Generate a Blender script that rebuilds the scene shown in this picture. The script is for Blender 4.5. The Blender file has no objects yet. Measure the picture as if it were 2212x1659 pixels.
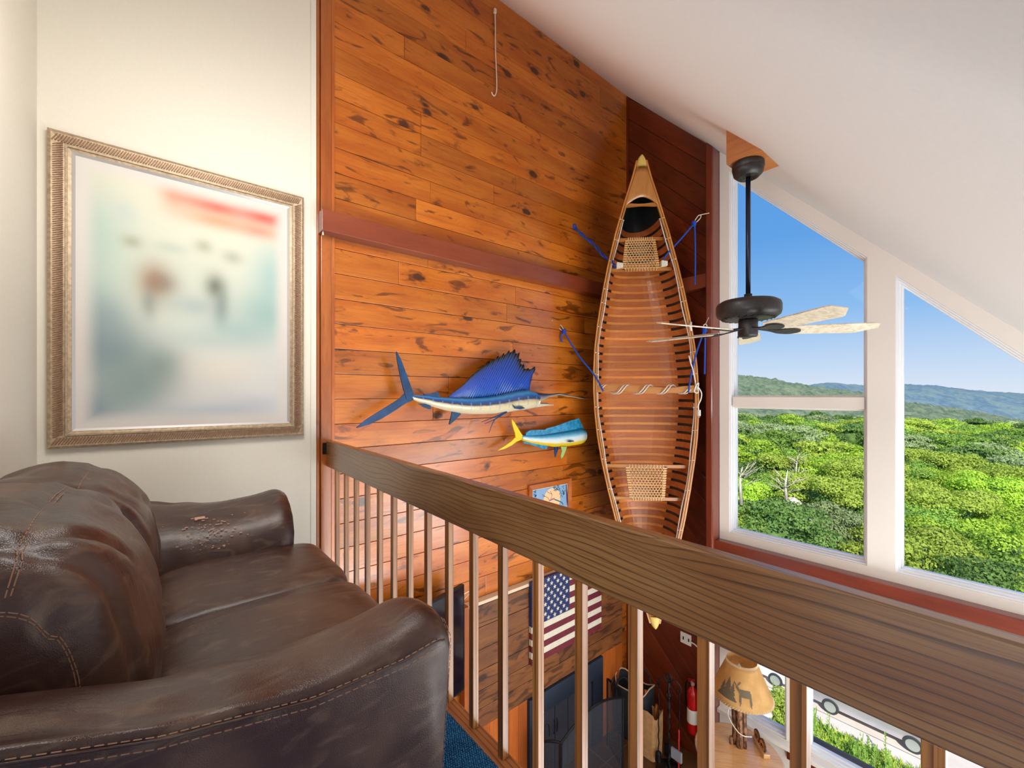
import bpy, bmesh, math, random
import numpy as np
from mathutils import Vector, Matrix
random.seed(7); rng = np.random.default_rng(7)
S = bpy.context.scene; COL = S.collection
# ------------------------------------------------------------------ camera
F_PX, CX, HY = 920.0, 1106.0, 854.0
TH = math.atan((2215 - CX) / F_PX); SN, CS = math.sin(TH), math.cos(TH)
CAMZ = 1.24
FW = Vector((-SN, CS, 0)); RT = Vector((CS, SN, 0)); EYE = Vector((0, 0, CAMZ))
cam_d = bpy.data.cameras.new('camera'); cam = bpy.data.objects.new('camera', cam_d); COL.objects.link(cam)
cam.location = EYE; cam.rotation_euler = (math.pi / 2, 0, TH)
cam_d.sensor_fit = 'HORIZONTAL'; cam_d.sensor_width = 36; cam_d.lens = 36 * F_PX / 2212
cam_d.shift_y = (HY - 829.5) / 2212; cam_d.clip_start = 0.02; cam_d.clip_end = 9000
S.camera = cam
S.view_settings.view_transform = 'Standard'; S.view_settings.look = 'None'
S.view_settings.exposure = 0.0; S.view_settings.gamma = 1.0; S.view_settings.use_curve_mapping = False

def lin(c):
    return tuple(((v / 255) / 12.92 if v / 255 <= .04045 else ((v / 255 + .055) / 1.055) ** 2.4) for v in c)

# ------------------------------------------------------------------ sky, sun, lights
W = bpy.data.worlds.new('sky'); S.world = W; W.use_nodes = True
wn = W.node_tree.nodes; wl = W.node_tree.links; bg = wn['Background']
tc = wn.new('ShaderNodeTexCoord'); sx = wn.new('ShaderNodeSeparateXYZ'); rp = wn.new('ShaderNodeValToRGB')
wl.new(tc.outputs['Generated'], sx.inputs[0]); wl.new(sx.outputs['Z'], rp.inputs[0]); wl.new(rp.outputs[0], bg.inputs[0])
el = rp.color_ramp.elements; el[0].position = 0.0; el[0].color = (*lin((222, 232, 246)), 1)
el[1].position = 0.75; el[1].color = (*lin((70, 132, 215)), 1)
for p, c in ((.06, (196, 219, 245)), (.16, (142, 190, 240)), (.3, (98, 162, 230))):
    e = el.new(p); e.color = (*lin(c), 1)
bg.inputs[1].default_value = 1.0

def sun(direction, strength, color):
    d = bpy.data.lights.new('sun', 'SUN'); d.energy = strength; d.color = color; d.angle = .01
    o = bpy.data.objects.new('sun', d); COL.objects.link(o)
    o.rotation_euler = Vector(direction).to_track_quat('-Z', 'Y').to_euler()
def area(name, loc, direction, sxx, syy, power, color=(1, 1, 1)):
    d = bpy.data.lights.new(name, 'AREA'); d.shape = 'RECTANGLE'; d.size = sxx; d.size_y = syy; d.energy = power; d.color = color
    o = bpy.data.objects.new(name, d); COL.objects.link(o); o.location = loc
    o.rotation_euler = Vector(direction).to_track_quat('-Z', 'Y').to_euler()
sun((-.45, .62, -.66), 6.2, (1, .95, .86))
area('fill_right', (1.75, 4.15, -.35), (-.35, -1, .25), 2.4, 2.6, 130, (.93, .98, 1))  # unseen fill added at the right, stands in for extra daylight
area('fill_upward', (1.3, 2.2, -2.5), (-.12, .0, 1), 2.6, 3.8, 350, (.93, .98, 1))  # out-of-view fill facing up, added to brighten the ceiling
area('fill_behind_camera', (.7, -2.2, 1.1), (-.55, 1, .0), 1.6, 1.2, 135, (.97, .98, 1))  # fill added in the recess behind the camera, no real fixture
area('fill_loft', (-1.5, .25, 2.75), (-.5, .25, -.6), .9, .7, 30, (1, .97, .92))  # soft fill added above the loft, not a fitted lamp

# ------------------------------------------------------------------ helpers
WORLD = {}
def ray(x, y): return FW + RT * ((x - CX) / F_PX) + Vector((0, 0, (HY - y) / F_PX))
def onX(x, y, X): r = ray(x, y); return EYE + r * (X / r.x)
def onY(x, y, Y): r = ray(x, y); return EYE + r * (Y / r.y)
def onZ(x, y, Z): r = ray(x, y); return EYE + r * ((Z - CAMZ) / r.z)
def atT(x, y, t): return EYE + ray(x, y) * t

def empty(name, loc, label=None, cat=None, group=None, kind=None):
    o = bpy.data.objects.new(name, None); COL.objects.link(o); o.location = loc; o.empty_display_size = .05
    WORLD[o.name] = Vector(loc); tag(o, label, cat, group, kind); return o
def tag(o, label=None, cat=None, group=None, kind=None):
    if label: o['label'] = label
    if cat: o['category'] = cat
    if group: o['group'] = group
    if kind: o['kind'] = kind
    return o

class MB:
    def __init__(s): s.v = []; s.f = []; s.uv = {}
    def add(s, vs, fs):
        n = len(s.v); s.v += [Vector(p) for p in vs]; s.f += [tuple(i + n for i in f) for f in fs]; return s
    def box(s, lo, hi):
        x0, y0, z0 = lo; x1, y1, z1 = hi
        return s.add([(x0,y0,z0),(x1,y0,z0),(x1,y1,z0),(x0,y1,z0),(x0,y0,z1),(x1,y0,z1),(x1,y1,z1),(x0,y1,z1)],
                     [(3,2,1,0),(4,5,6,7),(0,1,5,4),(1,2,6,5),(2,3,7,6),(3,0,4,7)])
    def obox(s, c, ax, ay, az):
        c, ax, ay, az = map(Vector, (c, ax, ay, az))
        vs = [c + ax*a + ay*b + az*d for d in (-1,1) for (a,b) in ((-1,-1),(1,-1),(1,1),(-1,1))]
        return s.add(vs, [(3,2,1,0),(4,5,6,7),(0,1,5,4),(1,2,6,5),(2,3,7,6),(3,0,4,7)])
    def bar(s, a, b, w, h, up=(0,0,1)):
        a, b = Vector(a), Vector(b); d = b - a
        if d.length < 1e-6: return s
        u = Vector(up); sd = d.cross(u)
        if sd.length < 1e-5: sd = d.cross(Vector((1,0,0)))
        sd.normalize(); u = sd.cross(d).normalized()
        return s.obox((a+b)/2, d/2, sd*w/2, u*h/2)
    def prism(s, poly, off):          # poly: list of 3d points (planar), off: vector
        off = Vector(off); p = [Vector(q) for q in poly]; n = len(p)
        return s.add(p + [q + off for q in p], [tuple(range(n))[::-1], tuple(range(n, 2*n))] + [(i, (i+1) % n, (i+1) % n + n, i + n) for i in range(n)])
    def tube(s, path, r, seg=8, cap=True):
        P = [Vector(p) for p in path]; n = len(P); rr = r if hasattr(r, '__len__') else [r]*n
        up = Vector((0,0,1)); base = len(s.v); prev = None
        for i in range(n):
            t = (P[min(i+1,n-1)] - P[max(i-1,0)]).normalized()
            if prev is None:
                a = t.cross(up)
                if a.length < .1: a = t.cross(Vector((1,0,0)))
            else: a = prev - t * prev.dot(t)
            a.normalize(); prev = a; b = t.cross(a)
            for k in range(seg):
                an = 2*math.pi*k/seg; s.v.append(P[i] + (a*math.cos(an) + b*math.sin(an))*rr[i])
        for i in range(n-1):
            for k in range(seg):
                k2 = (k+1) % seg; s.f.append((base+i*seg+k, base+i*seg+k2, base+(i+1)*seg+k2, base+(i+1)*seg+k))
        if cap:
            s.f.append(tuple(base+k for k in range(seg))[::-1]); s.f.append(tuple(base+(n-1)*seg+k for k in range(seg)))
        return s
    def lathe(s, c, prof, seg=24, axis=None):
        c = Vector(c); base = len(s.v); n = len(prof)
        for (r, z) in prof:
            for k in range(seg):
                an = 2*math.pi*k/seg; s.v.append(c + Vector((r*math.cos(an), r*math.sin(an), z)))
        for i in range(n-1):
            for k in range(seg):
                k2 = (k+1) % seg; s.f.append((base+i*seg+k, base+i*seg+k2, base+(i+1)*seg+k2, base+(i+1)*seg+k))
        if prof[0][0] > 1e-4: s.f.append(tuple(base+k for k in range(seg))[::-1])
        if prof[-1][0] > 1e-4: s.f.append(tuple(base+(n-1)*seg+k for k in range(seg)))
        return s
    def grid(s, P, nu, nv, closev=False):      # P(i,j) row-major list of points
        base = len(s.v); s.v += [Vector(p) for p in P]
        for i in range(nu-1):
            for j in range(nv - (0 if closev else 1)):
                j2 = (j+1) % nv; s.f.append((base+i*nv+j, base+(i+1)*nv+j, base+(i+1)*nv+j2, base+i*nv+j2))
        return s
    def build(s, name, mat=None, parent=None, origin=None, smooth=False, uv=None, bevel=0, label=None, weld=False):
        po = WORLD.get(parent.name, Vector()) if parent else Vector()
        og = Vector(origin) if origin is not None else po
        me = bpy.data.meshes.new(name); me.from_pydata([tuple(p - og) for p in s.v], [], s.f)
        if mat: me.materials.append(mat)
        if uv:
            L, Wd = Vector(uv[0]).normalized(), Vector(uv[1]).normalized(); WN = Wd + L.cross(Wd)
            l = me.uv_layers.new(name='UVMap'); dat = l.data
            for lp in me.loops:
                p = s.v[lp.vertex_index]; dat[lp.index].uv = (p.dot(L), p.dot(WN))
        elif s.uv:
            l = me.uv_layers.new(name='UVMap')
            for lp in me.loops: l.data[lp.index].uv = s.uv.get(lp.vertex_index, (0, 0))
        if smooth: me.polygons.foreach_set('use_smooth', [True]*len(me.polygons))
        me.update()
        o = bpy.data.objects.new(name, me); COL.objects.link(o)
        if parent: o.parent = parent
        o.location = og - po; WORLD[o.name] = og
        if bevel:
            m = o.modifiers.new('bevel', 'BEVEL'); m.width = bevel; m.segments = 2; m.limit_method = 'ANGLE'
        if label: o['label'] = label
        return o

def catmull(P, n=6):
    P = [Vector(p) for p in P]; out = []
    for i in range(len(P)-1):
        p0, p1, p2, p3 = P[max(i-1,0)], P[i], P[i+1], P[min(i+2,len(P)-1)]
        for k in range(n):
            t = k/n; out.append(.5*((2*p1)+(p2-p0)*t+(2*p0-5*p1+4*p2-p3)*t*t+(3*p1-p0-3*p2+p3)*t**3))
    out.append(P[-1]); return out
def clip(poly, nx, ny, d):      # keep nx*x+ny*y<=d
    out = []
    for i in range(len(poly)):
        a, b = poly[i], poly[(i+1) % len(poly)]
        da, db = nx*a[0]+ny*a[1]-d, nx*b[0]+ny*b[1]-d
        if da <= 0: out.append(a)
        if (da < 0) != (db < 0) and abs(da-db) > 1e-12:
            t = da/(da-db); out.append((a[0]+(b[0]-a[0])*t, a[1]+(b[1]-a[1])*t))
    return out
def interp(x, xs, ys): return float(np.interp(x, xs, ys))

# ------------------------------------------------------------------ materials
class NT:
    def __init__(s, name):
        s.m = bpy.data.materials.new(name); s.m.use_nodes = True; s.t = s.m.node_tree
        s.b = s.t.nodes['Principled BSDF']; s.out = s.t.nodes['Material Output']
    def n(s, typ, **kw):
        nd = s.t.nodes.new('ShaderNode' + typ)
        for k, v in kw.items(): setattr(nd, k, v)
        return nd
    def l(s, a, b): s.t.links.new(a, b)
    def set(s, sock, v):
        if hasattr(v, 'links') or hasattr(v, 'is_output'): s.l(v, sock)
        else: sock.default_value = v
    def math(s, op, a, b=0.0, c=0.0, clamp=False):
        nd = s.n('Math', operation=op); nd.use_clamp = clamp
        s.set(nd.inputs[0], a); s.set(nd.inputs[1], b)
        if len(nd.inputs) > 2: s.set(nd.inputs[2], c)
        return nd.outputs[0]
    def mix(s, f, a, b, bt='MIX'):
        nd = s.n('Mix', data_type='RGBA', blend_type=bt); s.set(nd.inputs[0], f)
        s.set(nd.inputs[6], a if not isinstance(a, tuple) else (*a[:3], 1)); s.set(nd.inputs[7], b if not isinstance(b, tuple) else (*b[:3], 1))
        return nd.outputs[2]
    def ramp(s, f, stops):
        nd = s.n('ValToRGB'); e = nd.color_ramp.elements; s.l(f, nd.inputs[0])
        e[0].position, e[0].color = stops[0][0], (*stops[0][1], 1); e[1].position, e[1].color = stops[-1][0], (*stops[-1][1], 1)
        for p, c in stops[1:-1]:
            q = e.new(p); q.color = (*c, 1)
        return nd.outputs[0]
    def mrange(s, v, a, b, c=0.0, d=1.0):
        nd = s.n('MapRange', interpolation_type='SMOOTHSTEP'); s.l(v, nd.inputs[0])
        for i, q in enumerate((a, b, c, d)): nd.inputs[i+1].default_value = q
        return nd.outputs[0]
    def noise(s, vec, scale, detail=3, dist=0.0, rough=.5):
        nd = s.n('TexNoise'); nd.inputs['Scale'].default_value = scale; nd.inputs['Detail'].default_value = detail
        nd.inputs['Distortion'].default_value = dist; nd.inputs['Roughness'].default_value = rough
        if vec is not None: s.l(vec, nd.inputs['Vector'])
        return nd.outputs[0]
    def scale(s, vec, v):
        nd = s.n('VectorMath', operation='MULTIPLY'); s.l(vec, nd.inputs[0]); nd.inputs[1].default_value = v; return nd.outputs[0]
    def obj(s): return s.n('TexCoord').outputs['Object']
    def uvr(s):     # uv + per-object random in z
        tc = s.n('TexCoord'); sp = s.n('SeparateXYZ'); s.l(tc.outputs['UV'], sp.inputs[0])
        r = s.n('ObjectInfo').outputs['Random']; z = s.math('MULTIPLY', r, 57.0); cb = s.n('CombineXYZ')
        s.l(s.math('ADD', sp.outputs[0], z), cb.inputs[0]); s.l(s.math('ADD', sp.outputs[1], s.math('MULTIPLY', r, 31.0)), cb.inputs[1]); s.l(z, cb.inputs[2])
        return cb.outputs[0], r
    def bump(s, h, strength=.3, dist=.01):
        nd = s.n('Bump'); nd.inputs['Strength'].default_value = strength; nd.inputs['Distance'].default_value = dist
        s.l(h, nd.inputs['Height']); s.l(nd.outputs[0], s.b.inputs['Normal'])
    def fin(s, col=None, rough=.5, metal=0, coat=0, crough=.1, spec=.5):
        if col is not None: s.set(s.b.inputs['Base Color'], (*col, 1) if isinstance(col, tuple) else col)
        s.set(s.b.inputs['Roughness'], rough); s.b.inputs['Metallic'].default_value = metal
        s.b.inputs['Coat Weight'].default_value = coat; s.b.inputs['Coat Roughness'].default_value = crough
        s.b.inputs['Specular IOR Level'].default_value = spec
        return s.m
def flat(name, rgb, rough=.5, metal=0, coat=0, spec=.5, var=.0, sc=20, bump=0):
    t = NT(name); c = lin(rgb)
    if var or bump:
        nz = t.noise(t.obj(), sc, 4)
        col = t.mix(t.mrange(nz, .3, .7), tuple(v*(1-var) for v in c), tuple(min(1, v*(1+var)) for v in c))
        if bump: t.bump(nz, bump, .004)
        return t.fin(col, rough, metal, coat, spec=spec)
    return t.fin(c, rough, metal, coat, spec=spec)

def pine(name, c1, c2, cd, knots=1.0, rough=.3, coat=.6, streak=.62):
    t = NT(name); vec, r = t.uvr()
    warp = t.noise(t.scale(vec, (1.1, 5, 1)), 1.6, 3)
    g1 = t.noise(t.scale(vec, (1.0, 26, 1)), 2.2, 4, .8)
    cath = t.math('SINE', t.math('MULTIPLY', t.math('ADD', t.noise(t.scale(vec, (1.2, 7, 1)), 1.3, 2), t.math('MULTIPLY', warp, .3)), 90.0))
    g2 = t.noise(t.scale(vec, (3, 120, 1)), 3, 2)
    col = t.mix(t.mrange(warp, .3, .72), lin(c1), lin(c2))
    col = t.mix(t.math('MULTIPLY', t.mrange(g1, .45, .75), .35), col, lin(cd))
    col = t.mix(t.math('MULTIPLY', t.mrange(cath, .3, 1.0), .13), col, lin(cd))
    col = t.mix(t.math('MULTIPLY', t.mrange(g2, .45, .8), .16), col, lin(cd))
    if knots:
        vo = t.n('TexVoronoi'); vo.voronoi_dimensions = '3D'; t.l(t.scale(vec, (2.4, 4.3, 1)), vo.inputs['Vector']); vo.inputs['Scale'].default_value = 1.0
        d = vo.outputs['Distance']; sp = t.n('SeparateColor'); t.l(vo.outputs['Color'], sp.inputs[0])
        dd = t.math('ADD', d, t.math('MULTIPLY', t.math('SUBTRACT', t.noise(t.scale(vec, (8, 14, 1)), 2, 3), .5), .16))
        on = t.mrange(sp.outputs[0], .42, .46); big = t.math('MULTIPLY', sp.outputs[1], .5)
        kn = t.math('MULTIPLY', t.mrange(dd, .17, .10), on)
        halo = t.math('MULTIPLY', t.math('MULTIPLY', t.mrange(dd, .42, .08), on), t.mrange(t.noise(t.scale(vec, (3.2, 11, 1)), 2.2, 4, 1.2), .46, .66))
        st = t.mrange(t.noise(t.scale(vec, (1.35, 4.4, 1)), 2.0, 4, 1.8), streak, streak+.1)
        ring = t.mrange(t.math('SINE', t.math('MULTIPLY', dd, 95.0)), .2, 1)
        col = t.mix(t.math('MULTIPLY', st, .75*knots), col, tuple(v*.32 for v in lin(cd)))
        col = t.mix(t.math('MULTIPLY', halo, .8*knots), col, tuple(v*.3 for v in lin(cd)))
        col = t.mix(t.math('MULTIPLY', t.math('MULTIPLY', ring, t.mrange(dd, .3, .1)), t.math('MULTIPLY', on, .3)), col, lin(cd))
        col = t.mix(t.math('MULTIPLY', kn, .9*knots), col, lin((52, 24, 14)))
    br = t.math('ADD', t.math('MULTIPLY', r, .42), .79)
    col = t.mix(1.0, col, br, 'MULTIPLY')
    t.bump(t.math('ADD', g1, g2), .06, .003)
    t.b.inputs['Coat IOR'].default_value = 1.65
    return t.fin(col, rough, coat=coat, crough=.16)

def oak(name, c1, c2, cd, fx=1.1, fz=6.0, lines=6.0, rough=.38, coat=.25, lw=.35, amp=1.0):
    t = NT(name); vec, r = t.uvr()
    f = t.math('MULTIPLY', t.noise(t.scale(vec, (fx, fz, 1)), 1.0, 2, .25), lines*amp)
    sp = t.n('SeparateXYZ'); t.l(vec, sp.inputs[0])
    ph = t.math('ADD', f, t.math('MULTIPLY', sp.outputs[1], 45.0))
    saw = t.math('FRACT', ph); line = t.mrange(saw, 1-lw, .99)
    line = t.math('SUBTRACT', line, t.mrange(saw, .985, 1.0), clamp=True)
    fine = t.noise(t.scale(vec, (4, 260, 1)), 2.0, 3)
    big = t.noise(t.scale(vec, (1.2, 6, 1)), 1.4, 3)
    col = t.mix(t.mrange(big, .35, .65), lin(c1), lin(c2))
    col = t.mix(t.math('MULTIPLY', t.mrange(fine, .42, .7), .5), col, lin(cd))
    col = t.mix(t.math('MULTIPLY', line, .85), col, tuple(v*.55 for v in lin(cd)))
    t.bump(t.math('SUBTRACT', t.math('MULTIPLY', fine, .4), line), .07, .002)
    return t.fin(col, rough, coat=coat, crough=.2)

M = {}
M['pine'] = pine('varnished knotty pine', (206, 118, 34), (184, 92, 16), (130, 60, 18), coat=.55, streak=.58)
M['pine_dark'] = pine('dark varnished pine', (128, 52, 22), (100, 36, 15), (66, 22, 12), knots=.6)
M['pine_trim'] = pine('pine trim', (190, 106, 42), (166, 82, 26), (116, 54, 22), knots=.35, streak=.7)
M['rustic'] = pine('rustic reclaimed boards', (150, 92, 44), (116, 66, 34), (78, 44, 30), knots=.9, rough=.5, coat=.15, streak=.52)
M['pine_vert'] = pine('vertical pine boards', (190, 100, 34), (170, 84, 26), (130, 64, 24), knots=.15, rough=.45, coat=.2, streak=.75)
M['redbeam'] = pine('red stained beam', (142, 66, 38), (126, 54, 28), (100, 40, 22), knots=.0, rough=.35, coat=.5)
M['redpost'] = pine('red stained post', (136, 52, 26), (116, 40, 18), (86, 28, 14), knots=.12, rough=.35, coat=.6)
M['oak_rail'] = oak('oak rail', (146, 106, 64), (126, 82, 42), (92, 54, 28), fx=.8, fz=3.2, lines=16, lw=.3, coat=.8)
M['oak_bal'] = oak('oak baluster', (170, 112, 58), (150, 92, 42), (112, 70, 36), fx=.5, fz=14, lines=2.0, lw=.5, coat=.05)
M['nosing'] = oak('oak nosing', (166, 104, 56), (146, 84, 42), (104, 60, 32), fx=.7, fz=9, lines=4)
M['ash'] = pine('canoe ash', (206, 138, 62), (188, 118, 48), (150, 88, 36), knots=0, rough=.35, coat=.5)
M['deckwood'] = pine('canoe deck wood', (210, 146, 74), (190, 122, 56), (150, 92, 44), knots=0, rough=.35, coat=.5)
M['rib'] = pine('canoe cedar rib', (186, 108, 52), (168, 88, 38), (128, 62, 30), knots=0, rough=.4, coat=.12)
M['half_rib'] = pine('canoe light half rib', (220, 142, 66), (204, 122, 50), (160, 86, 38), knots=0, rough=.4, coat=.12)
M['hull'] = flat('canoe dark hull', (30, 34, 36), .45, coat=.3)
M['yellow'] = flat('yellow tip', (226, 196, 104), .45)
M['cane'] = flat('cane strand', (226, 190, 132), .5)
M['table'] = pine('pine table top', (236, 188, 132), (224, 168, 108), (176, 118, 66), knots=.3, rough=.25, coat=.6, streak=.7)
M['block'] = pine('fan block wood', (186, 116, 60), (168, 98, 46), (124, 68, 34), knots=0, rough=.5, coat=.1)
M['plaster'] = flat('cream plaster', (232, 225, 211), .75, var=.012, sc=60, bump=.05)
M['ceiling'] = flat('white ceiling paint', (250, 249, 247), .8, var=.01, sc=80, bump=.05)
M['beige'] = flat('beige painted trim', (238, 232, 224), .6)
M['vinyl'] = flat('white window vinyl', (238, 238, 240), .35)
M['white'] = flat('white plastic', (238, 234, 226), .4)
M['iron'] = flat('black iron', (22, 22, 25), .45, metal=.3, var=.3)
M['bronze'] = flat('dark bronze fan metal', (62, 60, 60), .42, metal=.6, var=.15, sc=90)
M['steel'] = flat('slate blue steel', (44, 54, 72), .5, metal=.2)
M['black'] = flat('black plastic', (12, 12, 14), .35)
M['screen'] = flat('tv screen', (14, 12, 26), .08, coat=.6)
M['blue_rope'] = flat('blue rope', (18, 74, 178), .6, var=.35, sc=300, bump=.5)
M['hook'] = flat('white coated hook', (236, 226, 206), .4)
M['tape'] = flat('white tape', (232, 226, 208), .6)
M['ropelight'] = flat('milky rope light', (222, 216, 208), .25, coat=.4)
M['stitch'] = flat('tan stitching', (152, 112, 88), .7)
M['gold'] = flat('antique gold', (178, 156, 128), .45, metal=.35, var=.2, sc=60)
M['silver'] = flat('silver fillet', (202, 198, 196), .35, metal=.5)
M['mat'] = flat('picture mat', (218, 212, 202), .8)
M['cream'] = flat('cream trim strip', (226, 200, 168), .5)
M['red'] = flat('red enamel', (196, 16, 14), .25, coat=.6)
M['paper'] = flat('brown paper', (206, 158, 108), .8, var=.1)
M['canvas'] = flat('black canvas', (30, 34, 44), .8, var=.3, sc=40, bump=.3)
M['piping'] = flat('tan piping', (214, 178, 140), .6)
M['plastic_bag'] = flat('clear grey plastic', (150, 154, 168), .2)
def leather():
    t = NT('worn brown leather'); o = t.obj()
    big = t.noise(o, 3.2, 4, .6); med = t.noise(t.scale(o, (7, 3, 7)), 3, 5, 1.2); fine = t.noise(o, 260, 2)
    cr = t.n('TexVoronoi'); cr.feature = 'DISTANCE_TO_EDGE'; cr.inputs['Scale'].default_value = 320; t.l(o, cr.inputs['Vector'])
    col = t.mix(t.mrange(big, .4, .68), lin((58, 32, 27)), lin((84, 58, 44)))
    col = t.mix(t.math('MULTIPLY', t.mrange(med, .5, .72), .5), col, lin((112, 90, 72)))
    wr = t.noise(t.scale(o, (11, 2.0, 2.4)), 2.5, 4, 1.2)
    h = t.math('ADD', t.math('MULTIPLY', wr, 2.0), t.math('ADD', t.math('MULTIPLY', fine, .25), t.math('MULTIPLY', cr.outputs[0], .5)))
    t.bump(h, .2, .011)
    rg = t.math('ADD', t.math('MULTIPLY', t.mrange(big, .35, .65), .22), .3)
    return t.fin(col, rg, coat=.25, crough=.25)
M['leather'] = leather()
def chipped():
    t = NT('scuffed leather spots'); return t.fin(lin((196, 150, 124)), .7)
M['chip'] = chipped()
def carpet():
    t = NT('teal loop carpet'); o = t.obj(); nz = t.noise(o, 9, 3); n2 = t.noise(o, 160, 2)
    col = t.mix(t.mrange(n2, .35, .65), lin((34, 84, 138)), lin((72, 142, 184)))
    return t.fin(t.mix(t.math('MULTIPLY', t.mrange(nz, .45, .7), .4), col, lin((24, 62, 100))), .9, spec=.15)
M['carpet'] = carpet()
def glass():
    t = NT('window glass'); tr = t.n('BsdfTransparent'); gl = t.n('BsdfGlossy'); gl.inputs['Roughness'].default_value = .02
    lw = t.n('LayerWeight'); lw.inputs[0].default_value = .12; mx = t.n('MixShader')
    t.l(t.math('MULTIPLY', lw.outputs['Fresnel'], .35), mx.inputs[0]); t.l(tr.outputs[0], mx.inputs[1]); t.l(gl.outputs[0], mx.inputs[2])
    t.l(mx.outputs[0], t.out.inputs[0]); return t.m
M['glass'] = glass()
def mesh_screen():
    t = NT('fire screen mesh'); tr = t.n('BsdfTransparent'); mx = t.n('MixShader'); t.b.inputs['Base Color'].default_value = (*lin((52, 56, 66)), 1); t.b.inputs['Roughness'].default_value = .6
    mx.inputs[0].default_value = .55; t.l(tr.outputs[0], mx.inputs[1]); t.l(t.b.outputs[0], mx.inputs[2]); t.l(mx.outputs[0], t.out.inputs[0]); return t.m
M['wire'] = mesh_screen()
def blade():
    t = NT('whitewashed fan blade'); o = t.obj(); nz = t.noise(o, 30, 4, 1.0)
    return t.fin(t.mix(t.mrange(nz, .35, .7), lin((226, 214, 192)), lin((196, 180, 152))), .4)
M['blade'] = blade()

# ================================================================== STRUCTURE
XA, YB = -3.1, 4.398            # side wall plane, gable wall plane
def zc(x): return 1.638 - 1.048 * x
FL = -2.6                        # lower floor
def struct(mb, name, mat, parent=None, **k):
    o = mb.build(name, mat, parent, **k)
    if not parent: o['kind'] = 'structure'
    return o
# sloped ceiling slab
cb = MB(); x0, x1 = -3.25, 2.95
cb.prism([(x0, -2.6, zc(x0)), (x1, -2.6, zc(x1)), (x1, -2.6, zc(x1)+.25), (x0, -2.6, zc(x0)+.25)], (0, 7.2, 0))
struct(cb, 'ceiling', M['ceiling'])
# left wall (plaster part) and its timber-clad part
wp = MB(); wp.box((-3.25, -.6, 0), (XA, .83, zc(-3.1)+.1)); wp.box((-3.25, -.6, FL), (XA, .83, -.28)); struct(wp, 'wall_left', M['plaster'])
wp = MB(); wp.box((-3.25, .83, FL), (XA-.018, 4.55, zc(-3.1)+.1)); wallA = struct(wp, 'wall_side', M['black'])
bead = MB(); bead.box((XA, .795, 0), (XA+.006, .829, 4.9)); struct(bead, 'trim_1', M['plaster'])
def plank_obj(poly2, tofun, off, parent, mat, L, Wd, name='plank'):
    mb = MB(); P = [Vector(tofun(*q)) for q in poly2]; c = sum(P, Vector())/len(P)
    mb.prism(P, off); return mb.build(name, mat, parent, origin=c, uv=(L, Wd), bevel=.0022)
RH = .177
for k in range(-23, 22):
    z0 = 1.214 + RH*k; z1 = z0 + RH
    if z1 < FL: continue
    cuts = [.93]
    if k in (11, 12): cuts += [1.62]
    y = .93 + random.uniform(.5, 2.2)
    if random.random() < .30: cuts.append(y)
    if random.random() < .12 and y < 2.8: cuts.append(y + random.uniform(1.0, 1.5))
    cuts = sorted(c for c in cuts if c < 4.1) + [YB]
    for a, b in zip(cuts, cuts[1:]):
        if b - a < .12: continue
        d = random.uniform(-.0015, .0015)
        zt = min(z1, zc(XA) + .0)
        if zt <= z0 + .01: continue
        plank_obj([(a+.001, z0+.0018), (b-.001, z0+.0018), (b-.001, zt-.0018), (a+.001, zt-.0018)], lambda u, v: (XA-.016+d, u, v), (.018, 0, 0), wallA, M['pine'], (0,1,0), (0,0,1))
# vertical corner trims next to the loft wall
tm = MB(); tm.box((XA-.01, .831, FL), (XA+.012, .850, 4.88)); struct(tm, 'trim_2', M['pine_trim'], uv=((0,0,1),(0,1,0)), bevel=.002)
tm = MB(); tm.box((XA-.01, .853, FL), (XA+.03, .921, 4.88)); struct(tm, 'trim_3', M['pine_trim'], uv=((0,0,1),(0,1,0)), bevel=.003)
tm = MB(); tm.box((XA-.01, .925, FL), (XA+.014, .949, 4.88)); struct(tm, 'trim_4', M['pine_trim'], uv=((0,0,1),(0,1,0)), bevel=.003)
# gable wall left of the windows: diagonal boards
wb = MB(); wb.prism([(-3.25, YB+.018, FL), (-1.99, YB+.018, FL), (-1.99, YB+.018, zc(-1.99)+.1), (-3.25, YB+.018, zc(-3.25)+.1)], (0, .14, 0)); wallB = struct(wb, 'wall_gable', M['black'])
base = [(XA, FL), (-1.99, FL), (-1.99, zc(-1.99)-.001), (XA, zc(XA)-.001)]
q = math.sqrt(.5)
for k in range(-12, 40):
    c0 = -2.2 + k*.178 - 2.6
    pl = clip(clip(base, q, q, c0+.176), -q, -q, -(c0+.002))
    if len(pl) >= 3:
        d = random.uniform(-.001, .001)
        plank_obj(pl, lambda u, v: (u, YB-.001+d, v), (0, .018, 0), wallB, M['pine_dark'], (q,0,-q), (q,0,q))
tm = MB(); tm.box((XA, YB-.022, FL), (XA+.022, YB-.001, zc(XA)-.02)); struct(tm, 'trim_5', M['redpost'], uv=((0,0,1),(1,0,0)))
# red post beside windows
pt = MB(); pt.prism([(-2.065, 4.246, FL), (-1.99, 4.246, FL), (-1.99, 4.246, zc(-1.99)-.002), (-2.065, 4.246, zc(-2.065)-.002)], (0, .152, 0)); struct(pt, 'trim_6', M['redpost'], uv=((0,0,1),(1,0,0)), bevel=.014)
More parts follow.
